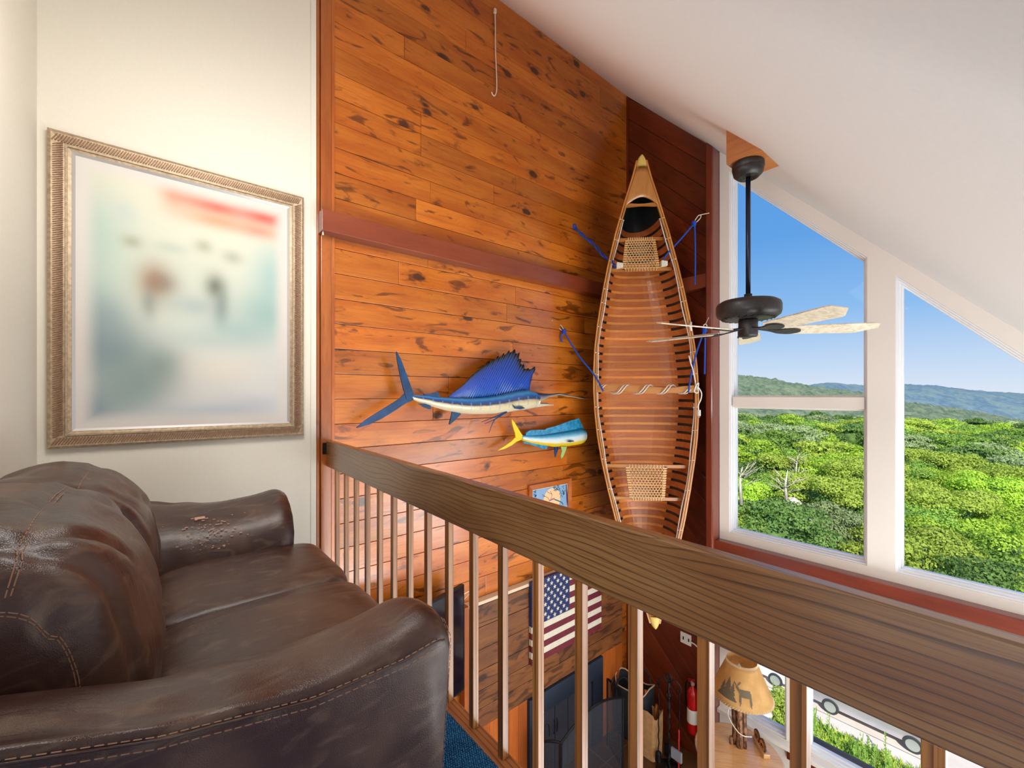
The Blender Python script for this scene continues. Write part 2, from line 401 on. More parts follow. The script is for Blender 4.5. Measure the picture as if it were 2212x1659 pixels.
# white window wall
wc = MB()
def pr(poly, d=.17): wc.prism([(x, YB, z) for x, z in poly], (0, d, 0))
TOP = .14; ZB = -.135
XR = 2.85
pr([(-1.99, ZB), (-1.895, ZB), (-1.895, zc(-1.895)), (-1.99, zc(-1.99))])
pr([(-1.895, zc(-1.895)-TOP), (-.815, zc(-.815)-TOP), (-.815, zc(-.815)), (-1.895, zc(-1.895))])
pr([(-.815, ZB), (-.644, ZB), (-.644, zc(-.644)), (-.815, zc(-.815))])
xe = 1.35
pr([(-.644, zc(-.644)-TOP), (xe, zc(xe)-TOP), (xe, zc(xe)), (-.644, zc(-.644))])
pr([(xe, ZB), (XR, -1.3), (XR, zc(XR)), (xe, zc(xe))])
pr([(-1.99, -.56), (XR, -.56), (XR, -1.3) if False else (XR, -.56), (1.6, ZB), (-1.99, ZB)])
LW = [(-1.885, -1.39), (-1.25, .12), (.3, 1.6)]
ZL0, ZL1 = -1.90, -.56
xs = [-1.99] + [v for a in LW for v in a] + [XR]
for i in range(0, len(xs), 2): pr([(xs[i], ZL0), (xs[i+1], ZL0), (xs[i+1], ZL1), (xs[i], ZL1)])
pr([(-1.99, FL), (XR, FL), (XR, ZL0), (-1.99, ZL0)])
wallC = struct(wc, 'wall_windows', M['beige'])
# windows
def frame_poly(mb, outer, w, y0, y1):
    n = len(outer); cen = Vector((sum(p[0] for p in outer)/n, 0, sum(p[1] for p in outer)/n)); inner = []
    for i in range(n):
        a, b, c = Vector(outer[i-1]), Vector(outer[i]), Vector(outer[(i+1) % n])
        d1, d2 = (b-a).normalized(), (c-b).normalized(); n1, n2 = Vector((-d1.y, d1.x)), Vector((-d2.y, d2.x))
        bis = (n1+n2); bis = bis / max(.25, bis.dot(n1)); inner.append(b + bis*w)
    for i in range(n):
        j = (i+1) % n
        mb.prism([(outer[i][0], y0, outer[i][1]), (outer[j][0], y0, outer[j][1]), (inner[j].x, y0, inner[j].y), (inner[i].x, y0, inner[i].y)], (0, y1-y0, 0))
    return [(p.x, p.y) for p in inner]
def window(nm, outer, bars=()):
    w = empty(nm, (outer[0][0], YB+.05, outer[0][1]), kind='structure')
    f = MB(); i1 = frame_poly(f, outer, .012, YB+.012, YB+.10); i2 = frame_poly(f, i1, .012, YB+.04, YB+.11); i3 = frame_poly(f, i2, .012, YB+.075, YB+.12)
    f.build('window_frame', M['vinyl'], w, bevel=.002)
    for (xa, za, xb, zb) in bars:
        b = MB(); b.box((xa, YB+.02, za), (xb, YB+.12, zb)); b.box((xa, YB+.05, za-.014), (xb, YB+.11, za)); b.box((xa, YB+.05, zb), (xb, YB+.11, zb+.014)); b.build('mullion', M['beige'], w, bevel=.002)
    p = MB(); p.prism([(x, YB+.092, z) for x, z in i3], (0, .006, 0)); p.build('pane', M['glass'], w)
window('window_1', [(-1.895, ZB), (-.815, ZB), (-.815, zc(-.815)-TOP), (-1.895, zc(-1.895)-TOP)], [(-1.87, 1.125, -.835, 1.225)])
window('window_2', [(-.644, ZB), (xe, ZB), (xe, zc(xe)-TOP), (-.644, zc(-.644)-TOP)])
for i, (a, b) in enumerate(LW): window('window_%d' % (i+3), [(a, ZL0), (b, ZL0), (b, ZL1), (a, ZL1)])
sl = MB(); sl.box((-1.99, YB-.06, -1.955), (XR, YB+.01, -1.915)); struct(sl, 'trim_7', M['beige'], bevel=.004)
sl = MB(); sl.box((-1.38, YB-.02, -2.05), (XR, YB-.0005, -1.957)); struct(sl, 'trim_8', M['redpost'], uv=((1,0,0),(0,0,1)))
bd = MB(); bd.box((-1.99, 4.30, -.44), (XR, YB-.0005, -.212)); struct(bd, 'trim_9', M['redpost'], uv=((1,0,0),(0,0,1)), bevel=.006)
# back walls, right wall, floors
bw = MB(); bw.box((-3.25, -.6, 0), (-.55, -.46, 4.9)); bw.box((-.69, -2.6, 0), (-.55, -.6, 2.4)); bw.box((-.69, -2.7, 0), (2.95, -2.5, 2.6)); struct(bw, 'wall_back', M['plaster'])
bw = MB(); bw.box((-3.25, -2.7, FL), (2.95, -2.55, 0)); struct(bw, 'wall_lower', M['plaster'])
rw = MB(); rw.box((2.8, -2.6, FL), (2.95, 4.55, zc(2.85)+.15)); struct(rw, 'wall_right', M['plaster'])
lf = MB(); lf.box((-3.1, -2.6, -.26), (2.8, .872, -.03)); struct(lf, 'floor_loft', M['plaster'])
lt = NT('brown tile floor'); o_ = lt.obj()
bt = lt.n('TexBrick'); bt.offset = 0; bt.inputs['Scale'].default_value = 1; bt.inputs['Brick Width'].default_value = .4; bt.inputs['Row Height'].default_value = .4; bt.inputs['Mortar Size'].default_value = .004
bt.inputs['Color1'].default_value = (*lin((112, 72, 44)), 1); bt.inputs['Color2'].default_value = (*lin((96, 62, 40)), 1); bt.inputs['Mortar'].default_value = (*lin((140, 108, 78)), 1); lt.l(o_, bt.inputs['Vector'])
M['tile'] = lt.fin(bt.outputs[0], .35)
fl = MB(); fl.box((-3.25, -2.7, FL-.15), (2.95, 4.55, FL)); struct(fl, 'floor', M['tile'])
ns = MB(); ns.box((-3.1, .868, -.03), (2.8, .93, .006)); struct(ns, 'trim_10', M['nosing'], uv=((1,0,0),(0,1,0)), bevel=.004)
ns = MB(); ns.box((-3.1, .874, -.27), (2.8, .89, -.031)); struct(ns, 'trim_11', M['redbeam'], uv=((1,0,0),(0,0,1)))
# ledge beams on both timber walls
lb = MB(); lb.box((XA, .837, 2.342), (XA+.114, YB-.001, 2.484)); tag(lb.build('ledge_beam', M['redbeam'], None, origin=(XA, .837, 2.342), uv=((0,1,0),(0,0,1)), bevel=.003), 'long reddish brown ledge beam running across the pine side wall', 'beam')
lb = MB(); lb.box((XA+.116, YB-.11, 2.342), (-2.067, YB-.001, 2.484)); tag(lb.build('ledge_beam', M['redbeam'], None, origin=(XA+.116, YB-.11, 2.342), uv=((1,0,0),(0,0,1)), bevel=.003), 'short dark ledge beam on the gable wall behind the canoe, ending at the post', 'beam')
tg = MB(); tg.lathe((XA+.085, .85, 2.33), [(.004, -.012), (.006, -.006), (.003, .012)], 8); tag(tg.build('push_pin', M['white'], None), 'tiny white pin under the left end of the ledge beam', 'pin')

# chimney breast of rustic boards
BX = -3.03
br = MB(); br.box((XA-.0, 2.03, FL), (BX-.02, 4.205, -.585)); breast = struct(br, 'wall_chimney', M['black'])
rows = [-.59, -.78, -.975, -1.16, -1.33, -1.49, -1.66]
for i in range(len(rows)-1):
    cuts = [2.03] + ([random.uniform(2.5, 3.7)] if i % 2 == 0 else []) + [4.205]
    for a, b in zip(cuts, cuts[1:]):
        d = random.uniform(-.003, .003)
        plank_obj([(a+.001, rows[i+1]+.0025), (b-.001, rows[i+1]+.0025), (b-.001, rows[i]-.0025), (a+.001, rows[i]-.0025)], lambda u, v: (BX-.02+d, u, v), (.022, 0, 0), breast, M['rustic'], (0,1,0), (0,0,1))
for a, b in ((2.03, 2.705), (3.812, 4.205)):
    n = max(1, round((b-a)/.115)); w = (b-a)/n
    for j in range(n): plank_obj([(a+w*j+.001, FL), (a+w*(j+1)-.001, FL), (a+w*(j+1)-.001, -1.663), (a+w*j+.001, -1.663)], lambda u, v: (BX-.018, u, v), (.017, 0, 0), breast, M['pine_vert'], (0,0,1), (0,1,0))
cp = MB(); cp.box((XA, 2.03, -.586), (BX+.004, 4.205, -.556)); cp.build('cap_strip', M['cream'], breast, bevel=.003, label='pale cream strip capping the boards')
sb = MB(); sb.box((XA, 1.985, FL), (BX+.012, 2.028, -.556)); sb.build('corner_board', M['pine_vert'], breast, uv=((0,0,1),(0,1,0)))

# ================================================================== RAILING
rail = empty('railing', (-3.08, .90, 0), 'oak balcony railing with a deep board rail and square balusters', 'railing')
rb = MB()
def rz(x, top): return (.906 + (x)*(-.0078)) if top else (.715 + x*(-.0115))
xa, xb = -3.088, 2.75
rb.add([(xa,.89,rz(xa,0)),(xb,.89,rz(xb,0)),(xb,.928,rz(xb,0)),(xa,.928,rz(xa,0)),(xa,.89,rz(xa,1)),(xb,.89,rz(xb,1)),(xb,.928,rz(xb,1)),(xa,.928,rz(xa,1))],
       [(3,2,1,0),(4,5,6,7),(0,1,5,4),(1,2,6,5),(2,3,7,6),(3,0,4,7)])
rb.build('top_rail', M['oak_rail'], rail, uv=((1,0,0),(0,0,1)), bevel=.006)
bx = -.102 - 16*.1752
while bx < 2.7:
    b = MB(); b.box((bx, .893, .005), (bx+.027, .918, rz(bx, 0)+.001)); b.build('baluster', M['oak_bal'], rail, origin=(bx, .893, 0), uv=((0,0,1),(1,0,0)), bevel=.0015); bx += .1752
bk = MB(); bk.box((-3.098, .862, .835), (-3.068, .889, .915)); br_ = bk.build('bracket', M['black'], rail, bevel=.002, label='black metal angle bracket fixing the rail to the wall')
for zz in (.855, .893):
    s_ = MB(); s_.lathe((-3.0795, .8605, zz), [(0, -.002), (.004, -.001), (.004, .001), (0, .002)], 8); s_.build('screw', M['silver'], br_)
# carpet: loops as geometry near the rail, backed by a flat base
cpt = MB(); cpt.box((-3.1, -2.5, -.03), (2.8, .868, -.004)); tag(cpt.build('carpet', M['carpet']), 'teal blue looped carpet covering the loft floor', 'carpet', kind='stuff')
nx, ny = 120, 62; vs = []; fs = []
for i in range(nx):
    for j in range(ny):
        cx = -1.75 + i*.0085; cy = .345 + j*.0085 + (.004 if i % 2 else 0); n = len(vs); h = .008 + random.random()*.003; r = .0045
        vs += [(cx-r, cy-r*.7, -.006), (cx+r, cy-r*.7, -.006), (cx+r, cy+r*.7, -.006), (cx-r, cy+r*.7, -.006), (cx-r*.55, cy-r*.35, h-.004), (cx+r*.55, cy-r*.35, h-.004), (cx+r*.55, cy+r*.35, h-.004), (cx-r*.55, cy+r*.35, h-.004)]
        fs += [(n+4,n+5,n+6,n+7),(n,n+1,n+5,n+4),(n+1,n+2,n+6,n+5),(n+2,n+3,n+7,n+6),(n+3,n,n+4,n+7)]
lp = MB(); lp.v = [Vector(p) for p in vs]; lp.f = fs
tag(lp.build('carpet_loops', M['carpet']), 'nubby teal carpet loops beside the railing at the sofa front', 'carpet', kind='stuff')

# ================================================================== FRAMED PICTURE ON THE LOFT WALL
PX = XA + .038
pTL, pTR, pBL = onX(101, 273, PX), onX(657, 426, PX), onX(107, 972, PX)
y0, y1, z0, z1 = pTL.y, pTR.y, pBL.z + .003, pTL.z
pic = empty('framed_picture', (XA, y0, z0), 'large picture of blurred teal and red shapes in a carved gold frame', 'picture')
def rect_ring(mb, y0, z0, y1, z1, w, xa, xb, xa2=None):   # mitred ring, face height xa..xb at outer and inner edges
    xi = xb if xa2 is None else xa2
    o = [(y0, z0), (y1, z0), (y1, z1), (y0, z1)]; i = [(y0+w, z0+w), (y1-w, z0+w), (y1-w, z1-w), (y0+w, z1-w)]
    for k in range(4):
        j = (k+1) % 4
        mb.add([(xa, *o[k]), (xa, *o[j]), (xa, *i[j]), (xa, *i[k]), (xb, *o[k]), (xb, *o[j]), (xi, *i[j]), (xi, *i[k])],
               [(0,1,2,3), (4,7,6,5), (0,4,5,1), (3,2,6,7), (0,3,7,4), (1,5,6,2)])
fr = MB(); rect_ring(fr, y0, z0, y1, z1, .012, XA+.001, XA+.030, XA+.036); rect_ring(fr, y0+.012, z0+.012, y1-.012, z1-.012, .05, XA+.001, XA+.034, XA+.026)
rect_ring(fr, y0+.062, z0+.062, y1-.062, z1-.062, .008, XA+.001, XA+.034, XA+.034); rect_ring(fr, y0+.070, z0+.070, y1-.070, z1-.070, .014, XA+.001, XA+.024, XA+.020)
fr.build('frame', M['gold'], pic)
rope = MB(); g = .011
def slants(a, b, fixed, horiz):
    n = int((b-a)/g)
    for i in range(n):
        p = a + g*(i+.5); s = .018; xx = XA+.0335
        if horiz: rope.bar((xx, p-g*.9, fixed-s), (xx-.001, p+g*.9, fixed+s), .005, .005, (1,0,0))
        else: rope.bar((xx-.001, fixed-s, p-g*.9), (xx, fixed+s, p+g*.9), .005, .005, (1,0,0))
slants(y0+.02, y1-.02, z0+.036, True); slants(y0+.02, y1-.02, z1-.036, True); slants(z0+.06, z1-.06, y0+.036, False); slants(z0+.06, z1-.06, y1-.036, False)
M['rope_gold'] = flat('brown gilt rope moulding', (142, 106, 80), .45, metal=.3, var=.25, sc=120)
rope.build('rope_moulding', M['rope_gold'], pic)
sv = MB(); rect_ring(sv, y0+.084, z0+.084, y1-.084, z1-.084, .012, XA+.001, XA+.022, XA+.014); sv.build('silver_fillet', M['silver'], pic)
def picture_mat():
    t = NT('blurred print'); sp = t.n('SeparateXYZ'); tc = t.n('TexCoord')
    ad = t.n('VectorMath', operation='ADD'); t.l(tc.outputs['Object'], ad.inputs[0]); ad.inputs[1].default_value = (XA, y0, z0); t.l(ad.outputs[0], sp.inputs[0])
    Y, Z = sp.outputs[1], sp.outputs[2]
    base = t.ramp(t.mrange(Z, z0+.2, z1-.1), [(0, lin((212, 212, 210))), (.5, lin((206, 212, 200))), (1, lin((218, 214, 194)))])
    blobs = [(300,600,130,120,(196,206,190),.7),(200,500,60,80,(166,192,182),.8),(195,640,50,70,(168,190,182),.8),(190,740,50,60,(118,138,148),.9),(255,760,60,60,(116,140,146),.85),(300,830,60,55,(128,154,150),.85),
        (195,885,45,38,(112,134,150),.9),(255,850,40,40,(140,160,158),.7),(350,790,40,35,(122,142,138),.8),(225,690,40,40,(140,158,162),.7),
        (335,610,30,34,(158,120,92),.95),(322,655,14,25,(120,126,120),.6),(355,612,25,18,(128,116,100),.6),(465,620,18,22,(112,118,100),.95),(478,665,14,34,(120,130,120),.85),(590,600,36,60,(152,188,186),.8),(575,680,50,40,(138,176,174),.75),
        (515,715,60,26,(158,188,186),.7),(420,660,50,18,(156,172,174),.6),(440,735,60,16,(178,196,190),.6),(375,412,22,30,(214,130,104),.7),(410,425,36,18,(216,140,112),.7),(470,448,50,16,(206,98,80),.95),(570,470,46,16,(206,92,78),.98),
        (470,478,60,14,(220,150,112),.85),(560,500,36,12,(214,140,116),.8),(285,522,18,12,(158,162,138),.8),(270,460,22,20,(186,198,196),.6),(368,535,28,10,(180,190,176),.7),(440,532,16,12,(158,164,140),.7),(502,556,18,12,(160,168,150),.7),
        (480,890,100,14,(178,188,200),.75),(560,870,50,14,(190,194,204),.6),(480,800,60,26,(224,214,196),.6)]
    col = base
    for (px, py, rx, ry, c, s) in blobs:
        p = onX(px, py, XA+.012); ryy = 1.25*abs(onX(px+rx, py, XA+.012).y - p.y); rzz = 1.25*abs(onX(px, py+ry, XA+.012).z - p.z)
        a = t.math('DIVIDE', t.math('SUBTRACT', Y, p.y), ryy); b = t.math('DIVIDE', t.math('SUBTRACT', Z, p.z), rzz)
        e = t.math('MULTIPLY', t.math('POWER', 2.718, t.math('MULTIPLY', t.math('ADD', t.math('MULTIPLY', a, a), t.math('MULTIPLY', b, b)), -1.0)), s)
        col = t.mix(e, col, lin(c))
    ed = t.math('MINIMUM', t.math('MINIMUM', t.math('SUBTRACT', Y, y0+.096), t.math('SUBTRACT', y1-.096, Y)), t.math('MINIMUM', t.math('SUBTRACT', Z, z0+.096), t.math('SUBTRACT', z1-.096, Z)))
    col = t.mix(t.mrange(ed, .10, .01), col, lin((214, 208, 202)))
    return t.fin(col, .55)
pm = MB(); pm.box((XA+.002, y0+.09, z0+.09), (XA+.012, y1-.09, z1-.09)); pm.build('print', picture_mat(), pic)

# ================================================================== SOFA
from mathutils import noise as MN
sofa = empty('loveseat', (-1.75, .05, 0), 'worn dark brown leather two-seat sofa with rolled arms and puffy back cushions', 'sofa')
def spow(a, e): return math.copysign(abs(a)**e, a)
def wr(p, amp, sx, sy, sz): return amp*MN.noise(Vector((p[0]*sx, p[1]*sy, p[2]*sz)))
def cushion(name, c, h, e1, e2, lean=0, crown=0, wamp=.01, ws=(3, 9, 9), nu=64, nv=72, fn=None, seams=(), rings=()):
    def sf(th, ph):
        x = h[0]*spow(math.sin(th), e1); ct = spow(math.cos(th), e1)
        y = h[1]*ct*spow(math.cos(ph), e2); z = h[2]*ct*spow(math.sin(ph), e2)
        k = 1 - (x/h[0])**2
        z += crown*k*(1 if z > 0 else 0)*(1-(y/h[1])**2)
        p = Vector((c[0]+x, c[1]+y, c[2]+z)); n = Vector((x/h[0]**2*.3, y/h[1]**2, z/h[2]**2)); n = n.normalized() if n.length > 1e-6 else Vector((1,0,0))
        p.y -= lean*(p.z-c[2])
        if fn: p += fn(p, n, x/h[0], y/h[1], z/h[2])
        p += n*(wr(p, wamp, *ws) + wr(p, wamp*.6, ws[0]*3, ws[1]*2.4, ws[2]*2.4)); return p
    P = [sf(-math.pi/2 + math.pi*(i+.001)/(nu-1+.002), 2*math.pi*j/nv) for i in range(nu) for j in range(nv)]
    mb = MB(); mb.grid(P, nu, nv, True); mb.build(name, M['leather'], sofa, smooth=True)
    st = MB()
    def dash(pts):
        acc = 0; L = [pts[0]]; out = []
        for a, b in zip(pts, pts[1:]):
            d = (b-a).length; n = max(1, int(d/.003))
            for k in range(n):
                q_ = a.lerp(b, (k+1)/n); acc += d/n; L.append(q_)
                if acc > .009: out.append((L[0], L[-1])); acc = -.004; L = []
                if acc < 0: L = [q_]
        for a, b in out:
            if (b-a).length > .002: st.bar(a, b, .0016, .0014)
    for (ph, a, b, off) in seams:
        for o in (-off, off): dash([sf(a+(b-a)*k/60, ph+o) + Vector((0, 0, .0012)) for k in range(61)])
    for (th, a, b, off) in rings:
        for o in (-off, off): dash([sf(th+o, a+(b-a)*k/60) + Vector((0, .0015, .001)) for k in range(61)])
    if st.v: st.build('stitching', M['stitch'], sofa)['kind'] = 'stuff'
def backfn(p, n, x, y, z):
    v = Vector((0, 0, 0))
    ridge = math.exp(-((y+.15)/.16)**2)*(1 if z > .3 else 0)
    v += n*((.013*abs(math.sin(p.x*24 + 2.2*math.sin(p.y*7)+2*MN.noise(p*6)))-.006)*max(0, min(1, z+.5))*(1-abs(x)**3))
    v += n*(-.012*math.exp(-((abs(x)-.80)/.04)**2)); v += n*(-.010*math.exp(-((y-.42)/.07)**2)*(1 if z > .3 else 0))
    return v
cushion('back_cushion', (-2.14, -.235, .70), (.35, .23, .29), .55, .88, .16, .0, .012, (4, 6, 6), fn=backfn, seams=[(math.pi*.38, -1.2, 1.2, .018)], rings=[(-.85, -.7, 1.9, .012)])
cushion('back_cushion', (-1.46, -.235, .71), (.36, .235, .31), .55, .88, .16, .0, .012, (4, 6, 6), fn=backfn, seams=[(math.pi*.38, -1.2, 1.2, .018)], rings=[(-.85, -.7, 1.9, .012), (1.27, -.7, 1.9, .01)])
cushion('seat_cushion', (-2.08, .29, .40), (.285, .345, .105), .28, .42, 0, .02, .006, (9, 4, 4), seams=[], rings=[(1.28, -.4, 1.9, .008)])
cushion('seat_cushion', (-1.50, .29, .40), (.305, .345, .105), .28, .42, 0, .02, .006, (9, 4, 4), seams=[], rings=[(-1.28, -.4, 1.9, .008)])
def arm(prof, sgn, name):
    YS = [-.45, -.43, -.40] + [-.36+.035*i for i in range(24)] + [.47, .49, .507, .516, .52]
    P = []; n = len(prof)
    def pt(i, Y, k):
        x, z = prof[i]
        dz = interp(Y, [-.45, -.2, 0, .22, .39, .5], [.09, .045, -.015, -.035, -.02, .005])*max(0, (z-.1)/.62)
        if i in (8, 9, 10): dz += interp(Y, [-.45, -.16, 0, .19, .45], [.05, .045, .04, .022, 0])
        cxm, czm = prof_c
        s = 1.0
        if Y > .455: s = 1 - .10*((Y-.455)/.065)**2.2
        if Y < -.42: s = 1 - .05*((-.42-Y)/.03)
        x2 = cxm + (x-cxm)*s; z2 = z if z < .2 else .2 + (z-.2)*(1-(1-s)*.6)
        rp = 0
        if z > .5: rp = .006*math.sin(Y*55+z*20)*math.exp(-((Y-.02)/.16)**2)
        bulge = .015*math.sin(math.pi*min(1, max(0, (z-.06)/.6)))*(1 if abs(x-cxm) > .1 else 0)
        Y2 = Y - (.035*max(0, 1-z/.62)*(Y-.3)/.22 if Y > .3 else 0)
        return Vector((x2 + rp*sgn, Y2, z2 + dz + rp*.6))
    for Y in YS:
        for k in range(n): P.append(pt(k, Y, k))
    mb = MB(); mb.grid(P, len(YS), n, True)
    b0 = len(mb.v) - n; mb.f.append(tuple(b0+k for k in range(n))); mb.f.append(tuple(range(n))[::-1])
    o = mb.build(name, M['leather'], sofa, smooth=True)
    m = o.modifiers.new('subsurf', 'SUBSURF'); m.levels = 1; m.render_levels = 2
    return pt
near = [(-1.20,.30),(-1.21,.45),(-1.195,.58),(-1.15,.655),(-1.08,.705),(-1.0,.737),(-.93,.745),(-.88,.735),(-.85,.712),(-.838,.69),(-.845,.58),(-.85,.4),(-.852,.25),(-.852,.07),(-1.18,.07)]
prof_c = (-.99, .4); ptN = arm(near, 1, 'arm')
far = [(-3.47-x if False else -(3.49+x), z) for x, z in near]     # mirrored about the middle of the seat
prof_c = (-2.5, .4); ptF = arm([(x, z) for x, z in far], -1, 'arm')
prof_c = (-.99, .4)
st = MB()
def dashes(pts, d_on=.009, d_off=.004, r=.0015):
    acc = 0; last = pts[0]; on = True; start = pts[0]
    for a, b in zip(pts, pts[1:]):
        n = max(1, int((b-a).length/.002))
        for k in range(n):
            q_ = a.lerp(b, (k+1)/n); acc += (b-a).length/n
            if on and acc > d_on: st.bar(start, q_, r, r*.7); on = False; acc = 0
            elif not on and acc > d_off: on = True; acc = 0; start = q_
for dx, z_ in ((.0026, .699), (.0034, .681)):
    dashes([ptN(9, -.44+.94*k/120, 0) + Vector((dx, 0, z_-.69)) for k in range(121)])
fe = [ptN(i, .515, 0) for i in (13, 12, 11, 10, 9, 8, 7)]
for o_f in (.004, .016): dashes([p + Vector((-o_f*.7, .008-o_f*.1, -.0)) for p in catmull(fe, 10)])
st.build('stitching', M['stitch'], sofa)['kind'] = 'stuff'
sd = MB()
pp = [ptN(9, -.44+.94*k/60, 0) + Vector((.0015, 0, .003)) for k in range(61)]
sd.tube(pp, .0022, 6); sd.build('seam', M['leather'], sofa, smooth=True)
bb = MB(); bb.box((-2.62, -.44, .07), (-.90, .50, .32)); bb.build('seat_base', M['leather'], sofa, bevel=.03)
bb = MB(); bb.box((-2.60, -.455, .30), (-.86, -.33, .84)); bb.build('back_frame', M['leather'], sofa, bevel=.05)
for fx in (-2.55, -.9):
    for fy in (-.4, .44):
        f = MB(); f.lathe((fx, fy, 0), [(.022, .002), (.028, .07)], 12); f.build('foot', M['black'], sofa)
ch = MB()   # flaked finish spots on the far arm
for i in range(70):
    px_, py_ = 465 + random.gauss(0, 32), 1116 + random.gauss(0, 9); q3 = onX(px_, py_, -2.30); s3 = random.uniform(.001, .004)
    zz = q3.z
# flakes lie on the inner slope of the far arm
for i in range(90):
    Y = .19 + random.gauss(0, .055); k = random.choice((3, 4)); f_ = random.random()
    a, b = ptF(k, Y, 0), ptF(k-1 if k == 3 else k-1, Y, 0); p = a.lerp(b, f_) + Vector((.004, 0, .004)); s3 = random.uniform(.001, .0035) if i else .012
    ch.obox(p, (0, s3*1.6, 0), Vector((.6, 0, -.6))*s3*.6, (.0004, 0, .0004))
ch.build('flaked_finish', M['chip'], sofa, label='pale flaked finish spots on the far arm')['kind'] = 'stuff'

# ================================================================== CANOE
CC = EYE + FW*4.30 + RT*((1394-CX)/F_PX*4.30)
CC.z = CAMZ + (HY-846)/F_PX*4.30
cW = Vector((q, q, 0)); cN = Vector((q, -q, 0)); cU = Vector((-.028*q, -.028*q, 1)).normalized()
CL, CB, CD = 2.30, .500, .37
SF = ([0, .1, .2, .3, .43, .55, .69, .83, .92, .97, 1.0], [1, .987, .95, .885, .775, .655, .49, .29, .15, .085, .05])
def hb(s): return CB*interp(abs(s), *SF)
def shr(s): return .13*abs(s)**2.6
def cp_(w, n, s): return CC + cW*w + cN*n + cU*(s*CL)
def sect(s, th, ins=0.0):     # th 0 = left gunwale, pi = right gunwale
    b = hb(s)-ins; a = abs(s); D = CD*(1 if a < .9 else math.sqrt(max(0, 1-((a-.9)/.105)**2))) + shr(s) - ins
    e = .46 + .55*a
    return cp_(-b*spow(math.cos(th), e), shr(s) - D*abs(math.sin(th))**(.75+.25*a), s)
canoe = empty('canoe', tuple(cp_(0, 0, -1)), 'wood and canvas canoe with cane seats hung upright in the corner of the pine walls', 'canoe')
hl = MB(); NS, NTH = 81, 25
hl.grid([sect(-1+2*i/(NS-1), math.pi*j/(NTH-1)) for i in range(NS) for j in range(NTH)], NS, NTH)
ho = hl.build('hull', M['hull'], canoe, smooth=True); so = ho.modifiers.new('solidify', 'SOLIDIFY'); so.thickness = .006; so.offset = 0
def strip(s0, s1, t0, t1, ins, n=22):
    mb = MB(); P = []
    for s_ in (s0, s1):
        for i_ in (ins, ins+.008): P.append([sect(s_, t0+(t1-t0)*k/n, i_) for k in range(n+1)])
    base = 0
    for row in P: mb.v += row
    m = n+1
    for k in range(n):
        a, b, c, d = k, m+k, 2*m+k, 3*m+k
        mb.f += [(b, b+1, d+1, d), (a, c, c+1, a+1), (a, a+1, b+1, b), (c, d, d+1, c+1)]
    return mb
per = .0839/CL*1.0; s_ = -.80
i = 0
while s_ < .735:
    w_ = .056/CL
    strip(s_, s_+w_, math.radians(5), math.radians(175), .008).build('rib', M['rib'], canoe, smooth=False, uv=(cW, cU))
    if -.72 < s_ < .52: strip(s_+w_+.0004, s_+per-.0004, math.radians(46), math.radians(133), .008).build('half_rib', M['half_rib'], canoe, uv=(cW, cU))
    s_ += per; i += 1
for sg in (-1, 1):
    for (nm, off, mat) in (('outwale', .004, 'ash'), ('inwale', -.018, 'ash')):
        pts = []
        for k in range(61):
            s = -.985+1.97*k/60; b = max(.003, hb(s)+off) ; pts.append((s, b))
        mb = MB(); wd = .016
        for (s, b) in pts:
            for (dw, dn) in ((0, -.012), (wd, -.012), (wd, .014), (0, .014)): mb.v.append(cp_(sg*(b+dw), shr(s)+dn, s))
        for k in range(60):
            for e in range(4): mb.f.append((k*4+e, k*4+(e+1) % 4, k*4+4+(e+1) % 4, k*4+4+e))
        mb.f += [(0,1,2,3), (240,241,242,243)]
        mb.build(nm, M[mat], canoe, uv=(cU, cW))
def deck(s0, s1, mat, name, arc=.05):
    sg = 1 if s0 > 0 else -1; mb = MB(); n = 14; L = []
    row = []
    for k in range(n+1):
        f = -1+2*k/n; sa = abs(s0) + arc*(1-f*f) ; 
        row.append((f, sa))
    P = []
    for (f, sa) in row:
        for j in range(7):
            s = sa + (abs(s1)-sa)*j/6; b = hb(s)+.002; P.append(cp_(f*b, shr(s)+.012+.012*(1-f*f), sg*s))
    mb.grid(P, n+1, 7); o = mb.build(name, M[mat], canoe, smooth=True, uv=(cU, cW)); m = o.modifiers.new('solidify', 'SOLIDIFY'); m.thickness = .012; m.offset = -1 if sg > 0 else 1
deck(.80, .955, 'deckwood', 'deck_plate', .035); deck(-.80, -.955, 'deckwood', 'deck_plate', .035)
for sg in (1, -1):
    tp = MB(); P = []
    for (s, b) in ((.958, .052), (.966, .051), (.976, .047), (.985, .041), (.993, .033), (.999, .024), (1.003, .014), (1.005, .004), (1.0055, .001)):
        for k in range(10):
            an = 2*math.pi*k/10; P.append(cp_(b*math.cos(an), shr(min(s,1))+.008+.022*math.sin(an), sg*s))
    tp.grid(P, 9, 10, True); tp.f.append(tuple(80+k for k in range(10))); tp.f.append(tuple(range(10))[::-1]); tp.build('bow_cap', M['yellow'], canoe, smooth=True, label='yellow painted end cap')
def cbar(s, w0, w1, n, hs, hn, name, mat, wig=0, prof=None):
    mb = MB(); K = 24; P = []
    for k in range(K+1):
        f = k/K; w = w0+(w1-w0)*f; c = wig*math.sin(f*math.pi*2+.4); hh = hs*(prof(f) if prof else 1)
        for (a, b) in ((-1,-1), (1,-1), (1,1), (-1,1)): P.append(cp_(w, n+hn*b, s + (c + hh*a)/CL))
    mb.grid(P, K+1, 4, True); mb.f += [(0,1,2,3), (K*4, K*4+1, K*4+2, K*4+3)]; return mb.build(name, M[mat], canoe, uv=(cW, cU))
cbar(.808, -hb(.808)+.01, hb(.808)-.01, shr(.8)-.01, .018, .010, 'carry_handle', 'ash', prof=lambda f: 1-.45*math.sin(math.pi*f)**2)
yoke = cbar(.010, -CB+.01, CB-.01, -.012, .034, .012, 'centre_thwart', 'ash', wig=.012, prof=lambda f: .72+.35*abs(math.cos(2*math.pi*f)))
